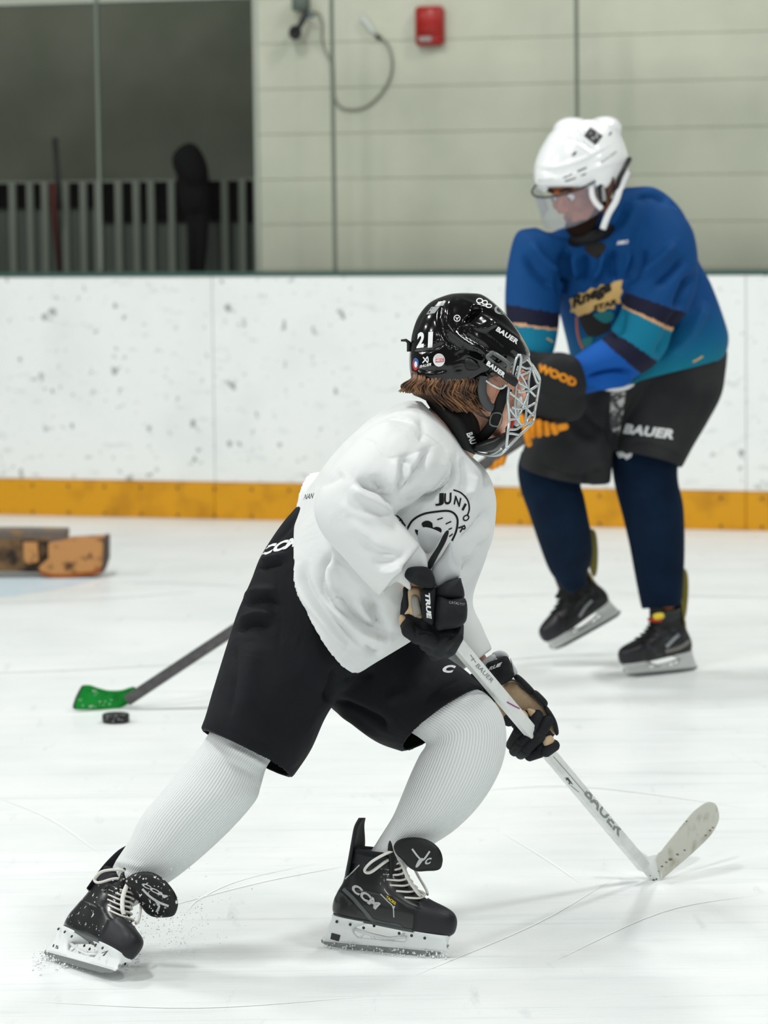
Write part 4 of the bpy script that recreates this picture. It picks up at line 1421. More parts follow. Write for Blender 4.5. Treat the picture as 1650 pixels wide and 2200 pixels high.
cage_lines = [[(740, 360), (762, 440), (795, 470), (870, 600), (875, 680), (846, 870), (822, 1000), (797, 1130), (640, 1292), (480, 1457), (400, 1522), (270, 1532), (100, 1490), (40, 1440)],
              [(700, 380), (770, 440), (785, 500)], [(770, 510), (748, 640), (742, 780), (726, 920), (716, 1060), (710, 1165)], [(515, 720), (500, 870), (510, 1000), (517, 1130), (502, 1250), (480, 1455)],
              [(640, 470), (720, 505), (790, 490)], [(640, 560), (690, 640), (735, 735), (825, 832)], [(660, 585), (745, 545), (770, 510)], [(620, 780), (742, 765), (860, 695)], [(622, 668), (735, 735)],
              [(520, 790), (600, 852), (690, 940), (770, 1032), (800, 1060)], [(550, 968), (640, 982), (722, 965), (835, 905)], [(510, 968), (560, 1040), (602, 1092), (662, 1180)], [(742, 780), (690, 930), (655, 1015), (600, 1090), (520, 1110)],
              [(815, 1015), (745, 1090), (710, 1165)], [(505, 1225), (600, 1222), (665, 1182), (797, 1130)], [(602, 680), (590, 800), (582, 965), (600, 1090)], [(785, 500), (832, 640), (860, 690)], [(742, 780), (725, 920)],
              [(860, 700), (800, 740), (742, 770)], [(500, 1270), (560, 1275), (640, 1292)], [(760, 440), (850, 590), (872, 640)], [(430, 1450), (360, 1500), (290, 1530)]]
for i, l in enumerate(cage_lines):
    P = [(*zc_(x, y), cy_(x)) for x, y in l]
    mk('cage_wire', *tube(spx(P, 5), .0028 if i in (0, 3) else .0024, 7), M_wire, helmet)
for l in ([(610, 365), (660, 385), (605, 640), (550, 612)],):
    S_, _ = catmull(np.array([W(*zc_(x, y), 6.605) for x, y in l]), 4, closed=True)
    mk('cage_hinge', *tube(np.vstack([S_, S_[:1]]), .0026, 7), M_wire, helmet)
mk('hinge_pad', *pillow([zc_(*q) for q in ((615, 400), (650, 410), (600, 610), (565, 595))], 6.61, .005), M_matte, helmet)
htr2 = bvh(pillow([zc_(*q) for q in ((615, 400), (650, 410), (600, 610), (565, 595))], 6.61, .005))
lettering('BAUER', zc_(592, 612), (8, -26), (-3.6, -1), htr2, M_pwhite, helmet, bold=0.03, maxlen=4)
mk('mouth_guard', *pillow([zc_(*q) for q in ((610, 830), (660, 820), (672, 900), (640, 990), (640, 1060), (640, 1160), (600, 1190), (545, 1130), (530, 1010), (575, 960))], 6.68, .012), M_sticker, helmet, label='white mouth guard with a red tip')
mk('mouth_guard_tip', *pillow([zc_(*q) for q in ((518, 1080), (575, 1090), (578, 1140), (548, 1222), (520, 1185))], 6.655, .006), M_stred, helmet, label='red tip')
mk('face_mask_pad', *pillow([zc_(*q) for q in ((655, 620), (735, 560), (730, 690), (700, 740), (625, 690))], 6.76, .01), mat('mask_blue', (20, 52, 110), 0.6), helmet)

# hair: dark underlayer and combed strands
hb = weld([pillow(Zh((280, 880), (450, 850), (700, 860), (880, 900), (900, 1000), (870, 1100), (760, 1150), (640, 1190), (480, 1120), (340, 1050), (270, 1020), (270, 950)), 6.70, .072)], .004, 3)
mk('hair_base', *hb, mat('hair_dark', (58, 38, 26), 0.6, 0.4), NP, label='dark brown underlayer of the hair')
strands = []
for i in range(420):
    s = random.random()
    lay = random.random()
    x0, y0 = 275 + 600 * s, 875 + 25 * math.sin(s * 3) - 10 * random.random()
    Yd = 6.606 + .030 * lay + .03 * (abs(s - .55) * 1.6) ** 2
    y0 -= 40
    if s < .33:
        pts = [(x0, y0), (x0, y0 + 35), (x0 - 15 + 60 * s, y0 + 60), (x0 - 50 - 60 * random.random() + 200 * s, y0 + 110), (x0 - 95 - 50 * random.random() + 420 * s, y0 + 165 + 60 * s)]
    else:
        L = .6 + .5 * random.random()
        bx = random.gauss(0, 22)
        pts = [(x0, y0), (x0, y0 + 25), (x0 + 10 + bx, y0 + 70 * L), (x0 - 20 + bx * 1.2, y0 + 160 * L), (x0 + (70 if s < .75 else 30) + bx * 1.5, y0 + 250 * L), (x0 + (130 if s < .75 else 40) + bx * 2, y0 + 300 * L)]
    P = spx([(*zh(x, y), Yd + (.03, .008, 0, .003, .006, .01)[k]) for k, (x, y) in enumerate(pts)], 4)
    strands.append(tube(P, np.linspace(.0030, .0006, len(P)) * (0.8 + .6 * random.random()), 5))
for i in range(26):
    k = random.random()
    P = spx([(*zh(800 + 60 * k, 1130 + 20 * k), 6.64), (*zh(850 + 40 * k, 1190), 6.64), (*zh(920 + 30 * k, 1220 + 20 * k), 6.645), (*zh(960 + 10 * k, 1215 + 30 * k), 6.65)], 4)
    strands.append(tube(P, np.linspace(.0026, .0006, len(P)), 5))
mk('hair', *merge(*strands), M_hair, NP, kind='stuff', label='shoulder length brown hair below the helmet')

# neck guard
nV, nF = weld([loft([(912, 858, 1030, 890, 6.715, .066), (928, 882, 1034, 915, 6.715, .085), (962, 925, 1032, 955, 6.712, .085), (985, 960, 1022, 978, 6.71, .08)], 36, 5),
               pillow(Zh((580, 1150), (700, 1110), (775, 1140), (828, 1290), (832, 1440), (770, 1500), (715, 1510), (690, 1420), (630, 1250)), 6.66, .022)], .004, 4)
guard = mk('neck_guard', nV, nF, M_strap, NP, label='black neck guard')
gtree = bvh((nV, nF))
lettering('BAU', zh(748, 1368), (10, 24), (13, -4), gtree, M_pwhite, guard, bold=0.04, maxlen=5)

# ------------------------------------------------------------------ near player: gloves
def seg5(pts, r):
    out = []
    P = [W(*z5(x, y), Y) for x, y, Y in pts]
    for a, b in zip(P[:-1], P[1:]):
        out.append(capsule(a, b, r, r, 12, 4))
    return out


Z5 = lambda *p: [z5(*q) for q in p]
gl = [pillow(Z5((150, 560), (400, 540), (610, 620), (620, 840), (440, 930), (240, 960), (115, 860)), 6.55, .036)]
gl += seg5([(590, 870, 6.53), (585, 960, 6.505), (530, 1060, 6.52), (470, 1095, 6.56)], .0125)
gl += seg5([(510, 880, 6.52), (500, 990, 6.495), (440, 1075, 6.52), (400, 1100, 6.56)], .0125)
gl += seg5([(420, 890, 6.52), (400, 1000, 6.50), (370, 1060, 6.53)], .0125)
gl += seg5([(330, 890, 6.52), (310, 970, 6.50), (320, 1020, 6.53)], .012)
gl += seg5([(170, 830, 6.53), (190, 900, 6.505), (260, 950, 6.495), (360, 970, 6.50)], .016)
gV, gF = weld(gl, .003, 3)
gV = folds(gV, gF, [(Z5((235, 830), (245, 900), (240, 970)), 4, -5), (Z5((250, 920), (320, 910), (400, 930)), 4, -4), (Z5((480, 1010), (530, 960), (570, 930)), 3, -4)])
gR = mk('glove', gV, gF, M_glk, NP, label='black and tan hockey glove gripping the top of the stick')
for nm, poly, Y, t, m_, lb in (('cuff_roll', ((150, 440), (190, 380), (330, 376), (390, 440), (400, 540), (330, 552), (230, 520), (170, 480)), 6.485, .03, M_glk, None),
                               ('back_pad', ((412, 545), (590, 468), (622, 500), (640, 632), (520, 640), (410, 618)), 6.508, .028, M_glk, None),
                               ('back_pad', ((410, 622), (520, 636), (650, 636), (664, 800), (605, 868), (500, 890), (405, 880)), 6.502, .032, M_glk, None),
                               ('thumb_strip', ((295, 556), (400, 552), (398, 700), (385, 848), (335, 832), (300, 800), (288, 680)), 6.492, .022, M_glk, None),
                               ('palm_panel', ((180, 560), (280, 556), (292, 700), (290, 800), (190, 765), (150, 765), (180, 700)), 6.512, .014, M_tanp, 'tan palm panel'),
                               ('thumb_guard', ((200, 640), (225, 605), (262, 620), (285, 700), (290, 765), (235, 790), (210, 730)), 6.502, .012, mat('glove_grey', (150, 146, 138), 0.6), 'grey thumb guard'),
                               ('edge_binding', ((138, 552), (172, 556), (182, 640), (188, 740), (160, 745), (142, 700)), 6.515, .012, M_glk, None),
                               ('palm_tip', ((112, 772), (160, 786), (150, 840), (138, 868), (106, 850)), 6.522, .010, M_tanp, 'tan palm edge'),
                               ('cuff_liner', ((240, 60), (290, 36), (380, 60), (460, 108), (420, 180), (350, 262), (290, 230), (240, 130)), 6.545, .012, M_gliner, 'grey cuff lining'),
                               ('cuff_edge', ((500, 75), (516, 90), (490, 170), (430, 280), (370, 390), (345, 385), (350, 320), (420, 210), (470, 110)), 6.500, .010, M_glk, None),
                               ('cuff_flap', ((370, 400), (450, 290), (520, 180), (540, 200), (560, 320), (608, 420), (590, 468), (500, 500), (412, 545)), 6.515, .012, M_gliner, 'pale grey cuff flap')):
    mk(nm, *pillow(Z5(*poly), Y, t), m_, gR, label=lb)
gRt = bvh(pillow(Z5((295, 556), (400, 552), (398, 700), (385, 848), (335, 832), (300, 800), (288, 680)), 6.492, .022))
lettering('TRUE', z5(318, 590), (4, 56), (10.5, 0), gRt, M_pwhite, gR, bold=0.05, shear=.15, maxlen=5)
gRt = bvh(pillow(Z5((410, 622), (520, 636), (650, 636), (664, 800), (605, 868), (500, 890), (405, 880)), 6.502, .032))
lettering('CATALYST', z5(515, 676), (34, 5), (1, -5), gRt, M_stgrey, gR, bold=0.0, maxlen=4)

# left glove
gl = [pillow(Z5((960, 1350), (1050, 1300), (1180, 1400), (1320, 1530), (1400, 1660), (1390, 1760), (1300, 1820), (1150, 1800), (1020, 1680), (950, 1560)), 6.965, .022),
      pillow(Z5((690, 1262), (740, 1280), (890, 1450), (970, 1560), (1000, 1640), (950, 1640), (880, 1500), (740, 1360)), 6.97, .018)]
gV, gF = weld(gl, .0028, 2)
gL = mk('glove', gV, gF, M_glk, NP, label='black and tan hockey glove on the middle of the white stick')
for chain in ([(1010, 1640, 6.91), (1070, 1605, 6.90)], [(1165, 1660, 6.905), (1090, 1738, 6.90)], [(1080, 1760, 6.905), (1035, 1840, 6.93)],
              [(1243, 1605, 6.905), (1215, 1690, 6.895)], [(1200, 1735, 6.895), (1120, 1808, 6.90)], [(1105, 1840, 6.905), (1060, 1890, 6.93)],
              [(1325, 1650, 6.91), (1278, 1735, 6.895)], [(1260, 1775, 6.892), (1165, 1865, 6.90)], [(1150, 1890, 6.905), (1110, 1915, 6.93)],
              [(1300, 1800, 6.915), (1275, 1870, 6.905)], [(1255, 1905, 6.905), (1185, 1930, 6.915)], [(1378, 1850, 6.902), (1318, 1895, 6.898)]):
    P_ = [W(*z5(x, y), Y) for x, y, Y in chain]
    mk('finger_roll', *capsule(P_[0], P_[1], .0128, .0122, 14, 5), M_glk, gL)
for nm, poly, Y, t, m_, lb in (('cuff', ((820, 1185), (900, 1140), (985, 1110), (1020, 1150), (1040, 1220), (1052, 1282), (950, 1352), (880, 1290)), 6.915, .028, M_glk, None),
                               ('cuff_liner', ((872, 1090), (930, 1064), (985, 1080), (1010, 1120), (960, 1130), (880, 1130)), 6.945, .012, M_gliner, 'grey cuff lining'),
                               ('cuff_liner', ((775, 1175), (830, 1120), (885, 1095), (905, 1130), (860, 1190), (850, 1262), (800, 1230)), 6.935, .016, M_gliner, 'grey cuff lining'),
                               ('side_strip', ((1020, 1122), (1050, 1180), (1082, 1240), (1062, 1282), (1045, 1260), (1030, 1180)), 6.925, .012, M_gliner, 'grey side strip'),
                               ('outer_roll', ((1050, 1290), (1092, 1265), (1220, 1390), (1210, 1425), (1180, 1425), (1110, 1350)), 6.925, .02, M_glk, None),
                               ('outer_roll', ((1195, 1420), (1230, 1392), (1280, 1430), (1330, 1490), (1318, 1530), (1280, 1510)), 6.922, .02, M_glk, None),
                               ('outer_roll', ((1295, 1530), (1330, 1528), (1400, 1640), (1422, 1745), (1395, 1762), (1380, 1690), (1330, 1600)), 6.925, .016, M_glk, None),
                               ('palm_panel', ((962, 1355), (1042, 1316), (1110, 1365), (1190, 1430), (1290, 1530), (1350, 1620), (1392, 1690), (1380, 1755), (1300, 1660), (1200, 1570), (1080, 1545), (1010, 1440)), 6.937, .014, M_tanp, 'tan palm panel'),
                               ('palm_panel', ((895, 1490), (930, 1510), (1010, 1600), (985, 1645), (940, 1605)), 6.945, .010, M_tanp, 'tan palm panel'),
                               ('finger_gusset', ((1085, 1570), (1140, 1560), (1175, 1620), (1120, 1640)), 6.90, .008, M_tanp, 'tan finger gusset'),
                               ('finger_gusset', ((1160, 1545), (1215, 1550), (1240, 1580), (1190, 1615)), 6.905, .008, M_tanp, 'tan finger gusset'),
                               ('finger_gusset', ((1290, 1795), (1360, 1765), (1385, 1825), (1310, 1860)), 6.90, .010, M_tanp, 'tan finger gusset')):
    mk(nm, *pillow(Z5(*poly), Y, t), m_, gL, label=lb)
gLt = bvh(pillow(Z5((820, 1185), (900, 1140), (985, 1110), (1020, 1150), (1040, 1220), (1052, 1282), (950, 1352), (880, 1290)), 6.915, .028))
lettering('RUE', z5(838, 1235), (28, -11), (2.5, -8.5), gLt, M_pwhite, gL, bold=0.05, shear=.2, maxlen=5)

# ------------------------------------------------------------------ white stick
heel = G(1404, 1886)
butt = W(930, 1322, 6.545)
hosel = butt + (heel - butt) * 0.93
d_ = (heel - butt) / np.linalg.norm(heel - butt)
vw = (butt + heel) / 2 - cam_pos
vw /= np.linalg.norm(vw)
n1 = -vw - d_ * (-vw @ d_)
n1 /= np.linalg.norm(n1)
s1 = np.cross(d_, n1)
a1 = s1 * math.cos(.5) + n1 * math.sin(.5)
a2 = n1 * math.cos(.5) - s1 * math.sin(.5)
ST = empty('hockey_stick', heel, 'white hockey stick with pale taped blade held by the skater in white', 'hockey stick')


def shaft(p, q, a, b, wa, wb, k=12):
    R = []
    for t in np.linspace(0, 1, k):
        c = p + (q - p) * t
        R.append([c + a * wa * x + b * wb * y for x, y in ((-1, -.8), (-.85, -1), (.85, -1), (1, -.8), (1, .8), (.85, 1), (-.85, 1), (-1, .8))])
    return skin_rings(np.array(R))


sv = shaft(butt, butt + (heel - butt) * .95, a1, a2, .0125, .0095)
shf = mk('shaft', *sv, M_stickw, ST, smooth=False)
strr = bvh(sv)
Zs = lambda *p: [zs4(*q) for q in p]
blade_poly = Zs((1095, 920), (1120, 885), (1200, 785), (1270, 700), (1340, 615), (1400, 565), (1450, 537), (1495, 543), (1522, 575), (1535, 640), (1520, 700), (1470, 780), (1380, 870), (1250, 985), (1130, 1082), (1112, 1060))
bl = pillow(blade_poly, 7.37 + .10, .006, gx=.0017, gy=0.0, e=4)
mk('blade', *bl, M_blade, ST, label='pale worn taped blade')
bltree = bvh(bl)
hz = pillow(Zs((800, 770), (850, 755), (900, 800), (960, 870), (1010, 908), (1050, 922), (1100, 906), (1118, 960), (1130, 1080), (1090, 1102), (1050, 1094), (1000, 1040), (920, 940)), 7.365, .009, e=4)
mk('hosel', *hz, M_stickw, ST)
lettering('BAUER', zs4(578, 484), (75, 92), (12, -17), strr, M_stickg, shf, bold=0.03, spacing=1.02)
lettering('BAUER', z5(735, 1195), (34, 36), (7, -6), strr, M_stickg, shf, bold=0.0, maxlen=5)
stroke_patch('shaft_mark', Z5((695, 1100), (715, 1130), (740, 1165)), 1.6, strr, M_stickg, shf)
stroke_patch('shaft_mark', Z5((725, 1130), (712, 1140), (700, 1150)), 1.6, strr, M_stickg, shf)
stroke_patch('violet_mark', Z5((995, 1490), (1050, 1520), (1100, 1545)), 3, strr, mat('violet', (150, 60, 130), 0.5), shf)
patch('shaft_badge', Zs((435, 365), (465, 365), (500, 415), (475, 420)), strr, M_stickd, shf, smooth=False)
stroke_patch('shaft_mark', Zs((480, 420), (510, 445), (540, 468)), 1.5, strr, M_stickg, shf)
stroke_patch('shaft_line', Zs((360, 215), (470, 340), (590, 480)), 1.3, strr, M_stickg, shf)
hzt = bvh(hz)
for x, y, r in ((965, 945, 1.6), (1070, 1092, 2), (1090, 1085, 1.6), (1105, 1030, 1.2), (1045, 1060, 1.0), (895, 820, 2.2)):
    patch('scuff', [(zs4(x, y)[0] + r * math.cos(t) * 1.4, zs4(x, y)[1] + r * math.sin(t)) for t in np.linspace(0, 6.28, 7, endpoint=False)], hzt, M_stickd, ST, off=.0006)
M_scuff = mat('blade_scuff', (120, 116, 98), 0.7)
for x, y, r in ((1190, 945, 3), (1160, 965, 1.8), (1130, 995, 2), (1305, 675, 1.5), (1440, 775, 1.8), (1470, 740, 2), (1240, 910, 2.2), (1290, 880, 1.8), (1490, 720, 1.6)):
    patch('scuff', [(zs4(x, y)[0] + r * math.cos(t) * 1.5, zs4(x, y)[1] + r * math.sin(t)) for t in np.linspace(0, 6.28, 7, endpoint=False)], bltree, M_scuff, ST, off=.0006)

# snow thrown up by the blades (uncountable)
M_snow = mat('snow', (240, 244, 244), 0.8, 0.2)
ico = [(0, 0, 1), (.94, 0, -.33), (-.47, .81, -.33), (-.47, -.81, -.33)]
parts = []
for i in range(900):
    k = random.random()
    if k < .45:
        x, y = random.gauss(360, 60), random.gauss(1985, 45)
        p = W(x, min(y, 2060), 6.6 + random.gauss(0, .05))
        r = random.uniform(.0007, .0022)
    elif k < .8:
        x, y = 70 + 230 * random.random(), 2068 + random.gauss(0, 10)
        p = G(x, y) + np.array([0, 0, abs(random.gauss(0, .008)) + .001])
        r = random.uniform(.0012, .004)
    else:
        t = random.random()
        p = o_ + Xl * t + np.array([0, random.gauss(-.005, .012), abs(random.gauss(0, .006)) + .001])
        r = random.uniform(.0012, .004)
    if p[2] < .001:
        continue
    parts.append((np.array(ico) * r + p, [[0, 1, 2], [0, 2, 3], [0, 3, 1], [1, 3, 2]]))
sn = mk('snow_spray', *merge(*parts), M_snow, fl, kind='stuff', label='fine white snow thrown up around the skate blades')

# ------------------------------------------------------------------ far player
FP = empty('person', G(1330, 1462), 'skater in blue and teal jersey with white visored helmet and dark shorts', 'person')
M_skin2 = mat('skin_brown', (176, 104, 66), 0.5, 0.35, var=(12, (148, 84, 52), 0.45, 0.7), sss=0.1)
M_navy = mat('sock_navy', (7, 24, 44), 0.85, 0.12, bump=(400, .3, .001), var=(12, (10, 31, 53), .4, .7))
M_char = mat('shorts_charcoal', (36, 36, 38), 0.8, 0.2, bump=(500, .3, .001), var=(6, (50, 50, 51), .4, .7))
M_hw = mat('helmet_white', (238, 241, 240), 0.25, 0.5, coat=0.3)
M_or = mat('glove_orange', (216, 138, 22), 0.6, 0.3, var=(30, (190, 112, 18), .45, .7))
M_gk2 = mat('glove_dark', (22, 23, 25), 0.7, 0.3, bump=(300, .3, .001))
HF = W(1250, 402, 10.22)
hp2, fat = head_parts(HF, (-0.66, -0.62, -0.42), (-0.32, -0.28, 0.9), 1.02)
FYR, FYL = 10.42, 10.62
tR2, hR2 = G(1347, 1456), G(1496, 1441)
MFR = frame(hR2, tR2 - hR2, (0.02, 0.0, 1.0), 1.0)
tL2, hL2 = W(1180, 1408, 10.68), W(1334, 1322, 10.80)
XL2 = tL2 - hL2
MFL = frame(hL2, XL2, np.array([-.35, -.15, .9]), 1.0)
FJ = dict(neck=W(1295, 475, 10.30), chest=W(1330, 560, 10.36), spine=W(1380, 680, 10.42), pel=W(1410, 800, 10.46),
          rs=W(1180, 530, 10.32), re=W(1145, 650, 10.26), rw=W(1152, 760, 10.16), rh=W(1130, 850, 10.12),
          ls=W(1440, 500, 10.34), le=W(1400, 680, 10.22), lw=W(1260, 805, 10.12), lh=W(1205, 850, 10.10),
          rhip=W(1290, 870, 10.42), rk=W(1190, 1020, 10.36), ra=MP(MFL, .105, .17), rt=MP(MFL, .17, .07),
          lhip=W(1450, 870, 10.46), lk=W(1385, 1010, 10.42), la=MP(MFR, .105, .17), lt=MP(MFR, .17, .07))
bp2 = hp2 + limb([(FJ['pel'], .12), (FJ['spine'], .11), (FJ['chest'], .095), (FJ['neck'], .058), (fat(0, -.015, -.03), .055)])
bp2 += limb([(FJ['chest'], .075), (FJ['rs'], .045), (FJ['re'], .04), (FJ['rw'], .028), (FJ['rh'], .026)])
bp2 += limb([(FJ['chest'], .075), (FJ['ls'], .045), (FJ['le'], .04), (FJ['lw'], .028), (FJ['lh'], .026)])
bp2 += limb([(FJ['pel'], .09), (FJ['rhip'], .085), (FJ['rk'], .055), (FJ['ra'], .024), (FJ['rt'], .016)])
bp2 += limb([(FJ['pel'], .09), (FJ['lhip'], .085), (FJ['lk'], .055), (FJ['la'], .024), (FJ['lt'], .016)])
fb = weld(bp2, .006, 3)
body2 = mk('body', *fb, M_skin2, FP)
M_brow = mat('brow_dark', (30, 20, 15), 0.7)
for sx in (-1, 1):
    mk('eye', *selli(fat(sx * .033, .082, .008), np.eye(3) * .011), M_eye, body2)
    mk('iris', *selli(fat(sx * .033, .0915, .006), np.eye(3) * .005), M_brow, body2)
    mk('eyebrow', *tube(np.array([fat(sx * .050, .083, .030), fat(sx * .034, .097, .036), fat(sx * .014, .1, .033)]), [.003, .0045, .004], 6), M_brow, body2)
mk('lips', *tube(np.array([fat(-.021, .082, -.061), fat(0, .0905, -.060), fat(.021, .082, -.061)]), [.002, .005, .002], 6), mat('lips', (120, 62, 50), 0.5), body2)
mk('beard', *weld([selli(fat(0, .052, -.092), np.array([fat(.045, 0, 0) - fat(0, 0, 0), fat(0, .045, 0) - fat(0, 0, 0), fat(0, 0, .034) - fat(0, 0, 0)])),
                   capsule(fat(-.060, .005, -.05), fat(-.03, .05, -.092), .016, .020), capsule(fat(.060, .005, -.05), fat(.03, .05, -.092), .016, .020)], .004, 2), mat('beard', (34, 22, 16), 0.9, 0.1), FP, label='short dark beard')

# jersey with sleeve bands
t2 = [(1222, 508, 1345, 402, 10.30, .07), (1170, 505, 1412, 405, 10.33, .11), (1145, 540, 1470, 460, 10.36, .145), (1170, 605, 1494, 545, 10.38, .15), (1198, 662, 1528, 610, 10.40, .155),
      (1214, 720, 1556, 685, 10.42, .16), (1232, 790, 1566, 728, 10.44, .165), (1258, 846, 1558, 772, 10.45, .165)]
sR2 = [(1150, 488, 1250, 530, 10.30, .075), (1110, 500, 1228, 545, 10.29, .085), (1092, 560, 1212, 600, 10.27, .085), (1085, 625, 1205, 650, 10.25, .082), (1088, 690, 1200, 705, 10.22, .078), (1108, 742, 1192, 748, 10.19, .07), (1128, 770, 1182, 772, 10.17, .05)]
sL2 = [(1350, 425, 1462, 450, 10.33, .085), (1355, 500, 1492, 505, 10.30, .10), (1350, 570, 1500, 590, 10.27, .10), (1345, 622, 1480, 665, 10.24, .10), (1338, 655, 1448, 705, 10.215, .095), (1322, 690, 1430, 755, 10.19, .09), (1300, 722, 1392, 795, 10.165, .085), (1262, 746, 1325, 828, 10.14, .075), (1226, 772, 1252, 848, 10.12, .06)]
LV = [loft(q, 56, 10, full=True) for q in (t2, sL2, sR2)]
cV, cF = weld([(v[0], v[1]) for v in LV], .0055, 4, .5)
src = np.vstack([v[0] for v in LV])
par = np.concatenate([v[2] for v in LV])
pid = np.concatenate([np.full(len(v[0]), i) for i, v in enumerate(LV)])
kd = KDTree(len(src))
for i, p in enumerate(src):
    kd.insert(p, i)
kd.balance()
A_p, A_id = np.zeros(len(cV)), np.zeros(len(cV))
for i, p in enumerate(cV):
    k = kd.find(p)[1]
    A_p[i], A_id[i] = par[k], pid[k]
z3 = lambda x, y: (1060 + x * .32727, 380 + y * .32727)
Z3 = lambda *p: [z3(*q) for q in p]
cV = folds(cV, cF, amp(3.2, [(Z3((470, 480), (460, 640), (450, 780)), 8, -12), (Z3((520, 490), (540, 600), (560, 680)), 8, 8), (Z3((600, 500), (600, 620), (560, 720)), 7, -9), (Z3((720, 480), (700, 600), (640, 690)), 8, 8),
                    (Z3((800, 470), (780, 600), (800, 700)), 8, -9), (Z3((900, 480), (880, 600), (890, 680)), 8, 7), (Z3((1000, 470), (930, 600), (880, 700)), 9, -10), (Z3((1200, 430), (1080, 560), (960, 680)), 10, 9), (Z3((1280, 520), (1180, 620), (1050, 720)), 10, -9),
                    (Z3((180, 500), (280, 640), (420, 740)), 9, -8), (Z3((240, 420), (340, 560), (440, 640)), 9, 7), (Z3((1340, 620), (1260, 760), (1220, 900)), 12, -14), (Z3((1230, 880), (1160, 1060), (1080, 1210)), 10, -12), (Z3((1400, 800), (1300, 1000), (1150, 1180)), 12, 8),
                    (Z3((600, 1330), (760, 1290), (930, 1290)), 7, -10), (Z3((620, 1380), (800, 1340), (960, 1330)), 6, 8), (Z3((850, 820), (830, 1000), (760, 1020)), 8, -8), (Z3((930, 150), (1060, 120), (1160, 180)), 12, -6), (Z3((700, 400), (840, 300), (900, 160)), 9, -8)]))


def band_material():
    m = mat('jersey_blue', (8, 84, 156), 0.75, 0.2, bump=(600, .2, .001))
    nt = m.node_tree
    L = nt.links.new
    b = nt.nodes['Principled BSDF']

    def attr(n):
        a = nt.nodes.new('ShaderNodeAttribute')
        a.attribute_name = n
        return a.outputs['Fac']

    def ramp(f, stops, interp):
        r = nt.nodes.new('ShaderNodeValToRGB')
        r.color_ramp.interpolation = interp
        el = r.color_ramp.elements
        el[0].position, el[0].color = stops[0][0] / 9.0, srgb(stops[0][1])
        el[1].position, el[1].color = stops[1][0] / 9.0, srgb(stops[1][1])
        for p, c in stops[2:]:
            e = el.new(p / 9.0)
            e.color = srgb(c)
        d = nt.nodes.new('ShaderNodeMath')
        d.operation = 'DIVIDE'
        d.inputs[1].default_value = 9.0
        L(f, d.inputs[0])
        L(d.outputs[0], r.inputs['Fac'])
        return r.outputs['Color']

    def pick(f, thr, a, c):
        g = nt.nodes.new('ShaderNodeMath')
        g.operation = 'GREATER_THAN'
        g.inputs[1].default_value = thr
        L(f, g.inputs[0])
        x = nt.nodes.new('ShaderNodeMix')
        x.data_type = 'RGBA'
        L(g.outputs[0], x.inputs[0])
        L(a, x.inputs[6])
        L(c, x.inputs[7])
        return x.outputs[2]
    blue, teal, navy, tan, bright = (5, 66, 122), (8, 112, 142), (22, 23, 46), (204, 160, 116), (10, 80, 160)
    s, p = attr('along'), attr('piece')
    tor = ramp(s, [(0, blue), (4.4, (4, 68, 126)), (6.0, (8, 96, 138)), (6.9, (12, 114, 138))], 'LINEAR')
    lft = ramp(s, [(0, blue), (3.15, navy), (4.0, tan), (4.12, teal), (5.5, navy), (6.25, bright)], 'CONSTANT')
    rgt = ramp(s, [(0, blue), (3.4, navy), (4.0, tan), (4.1, teal), (5.95, navy)], 'CONSTANT')
    c = pick(p, 1.5, pick(p, .5, tor, lft), rgt)
    L(c, b.inputs['Base Color'])
    return m


jer2 = mk('jersey', cV, cF, band_material(), FP, attrs=dict(along=A_p, piece=A_id))
ct = bvh((cV, cF))
M_gold = mat('crest_gold', (214, 176, 108), 0.6)
M_ink = mat('crest_black', (24, 22, 20), 0.7)
M_cteal = mat('crest_teal', (16, 110, 116), 0.6)
M_cor = mat('crest_orange', (176, 96, 50), 0.6)
patch('crest', Z3((498, 805), (540, 790), (560, 762), (600, 765), (640, 728), (680, 738), (705, 705), (760, 715), (790, 685), (850, 676), (838, 730), (850, 750), (830, 790), (838, 830), (800, 835), (795, 868), (750, 862), (715, 890), (660, 872), (620, 900), (585, 880), (555, 918), (530, 890), (505, 890), (512, 850)), ct, M_gold, jer2, smooth=False)
lettering('Rnega', z3(520, 890), (84, -39), (-1, -34), ct, M_ink, jer2, bold=0.05, shear=.1, off=.003)
lettering('STAR', z3(655, 885), (52, -16), (1, -13), ct, M_ink, jer2, bold=0.05, off=.003)
patch('crest_figure', Z3((570, 920), (640, 895), (740, 890), (770, 960), (740, 1020), (640, 1050), (590, 1000)), ct, M_ink, jer2, off=.0018)
patch('crest_figure', Z3((660, 900), (770, 880), (790, 930), (740, 960), (690, 940)), ct, M_cteal, jer2, off=.0028)
patch('crest_figure', Z3((580, 1070), (650, 1050), (640, 1100), (600, 1120)), ct, M_cteal, jer2, off=.0028)
stroke_patch('crest_line', Z3((545, 920), (550, 1010), (565, 1080), (588, 1130)), 4.5, ct, M_cor, jer2, off=.002)
lettering('AMRO', z3(808, 448), (25, -3), (1, -9), ct, M_pwhite, jer2, bold=0.04)
stroke_patch('sleeve_tab', Z3((350, 1060), (370, 1070), (390, 1085)), 3, ct, M_gold, jer2, off=.002)
patch('collar_inset', Z3((600, 480), (680, 535), (740, 460), (700, 430), (620, 440)), ct, M_ink, jer2, off=.002)
mk('neck_guard', *weld([loft([(1215, 512, 1322, 478, 10.26, .075), (1215, 525, 1325, 492, 10.27, .085), (1228, 534, 1320, 508, 10.28, .085)], 30, 5)], .006, 3), M_strap, FP, label='black neck guard')
stroke_patch('hem_line', Z3((1310, 1215), (1340, 1200), (1375, 1178)), 3.5, ct, M_gold, jer2, off=.002)

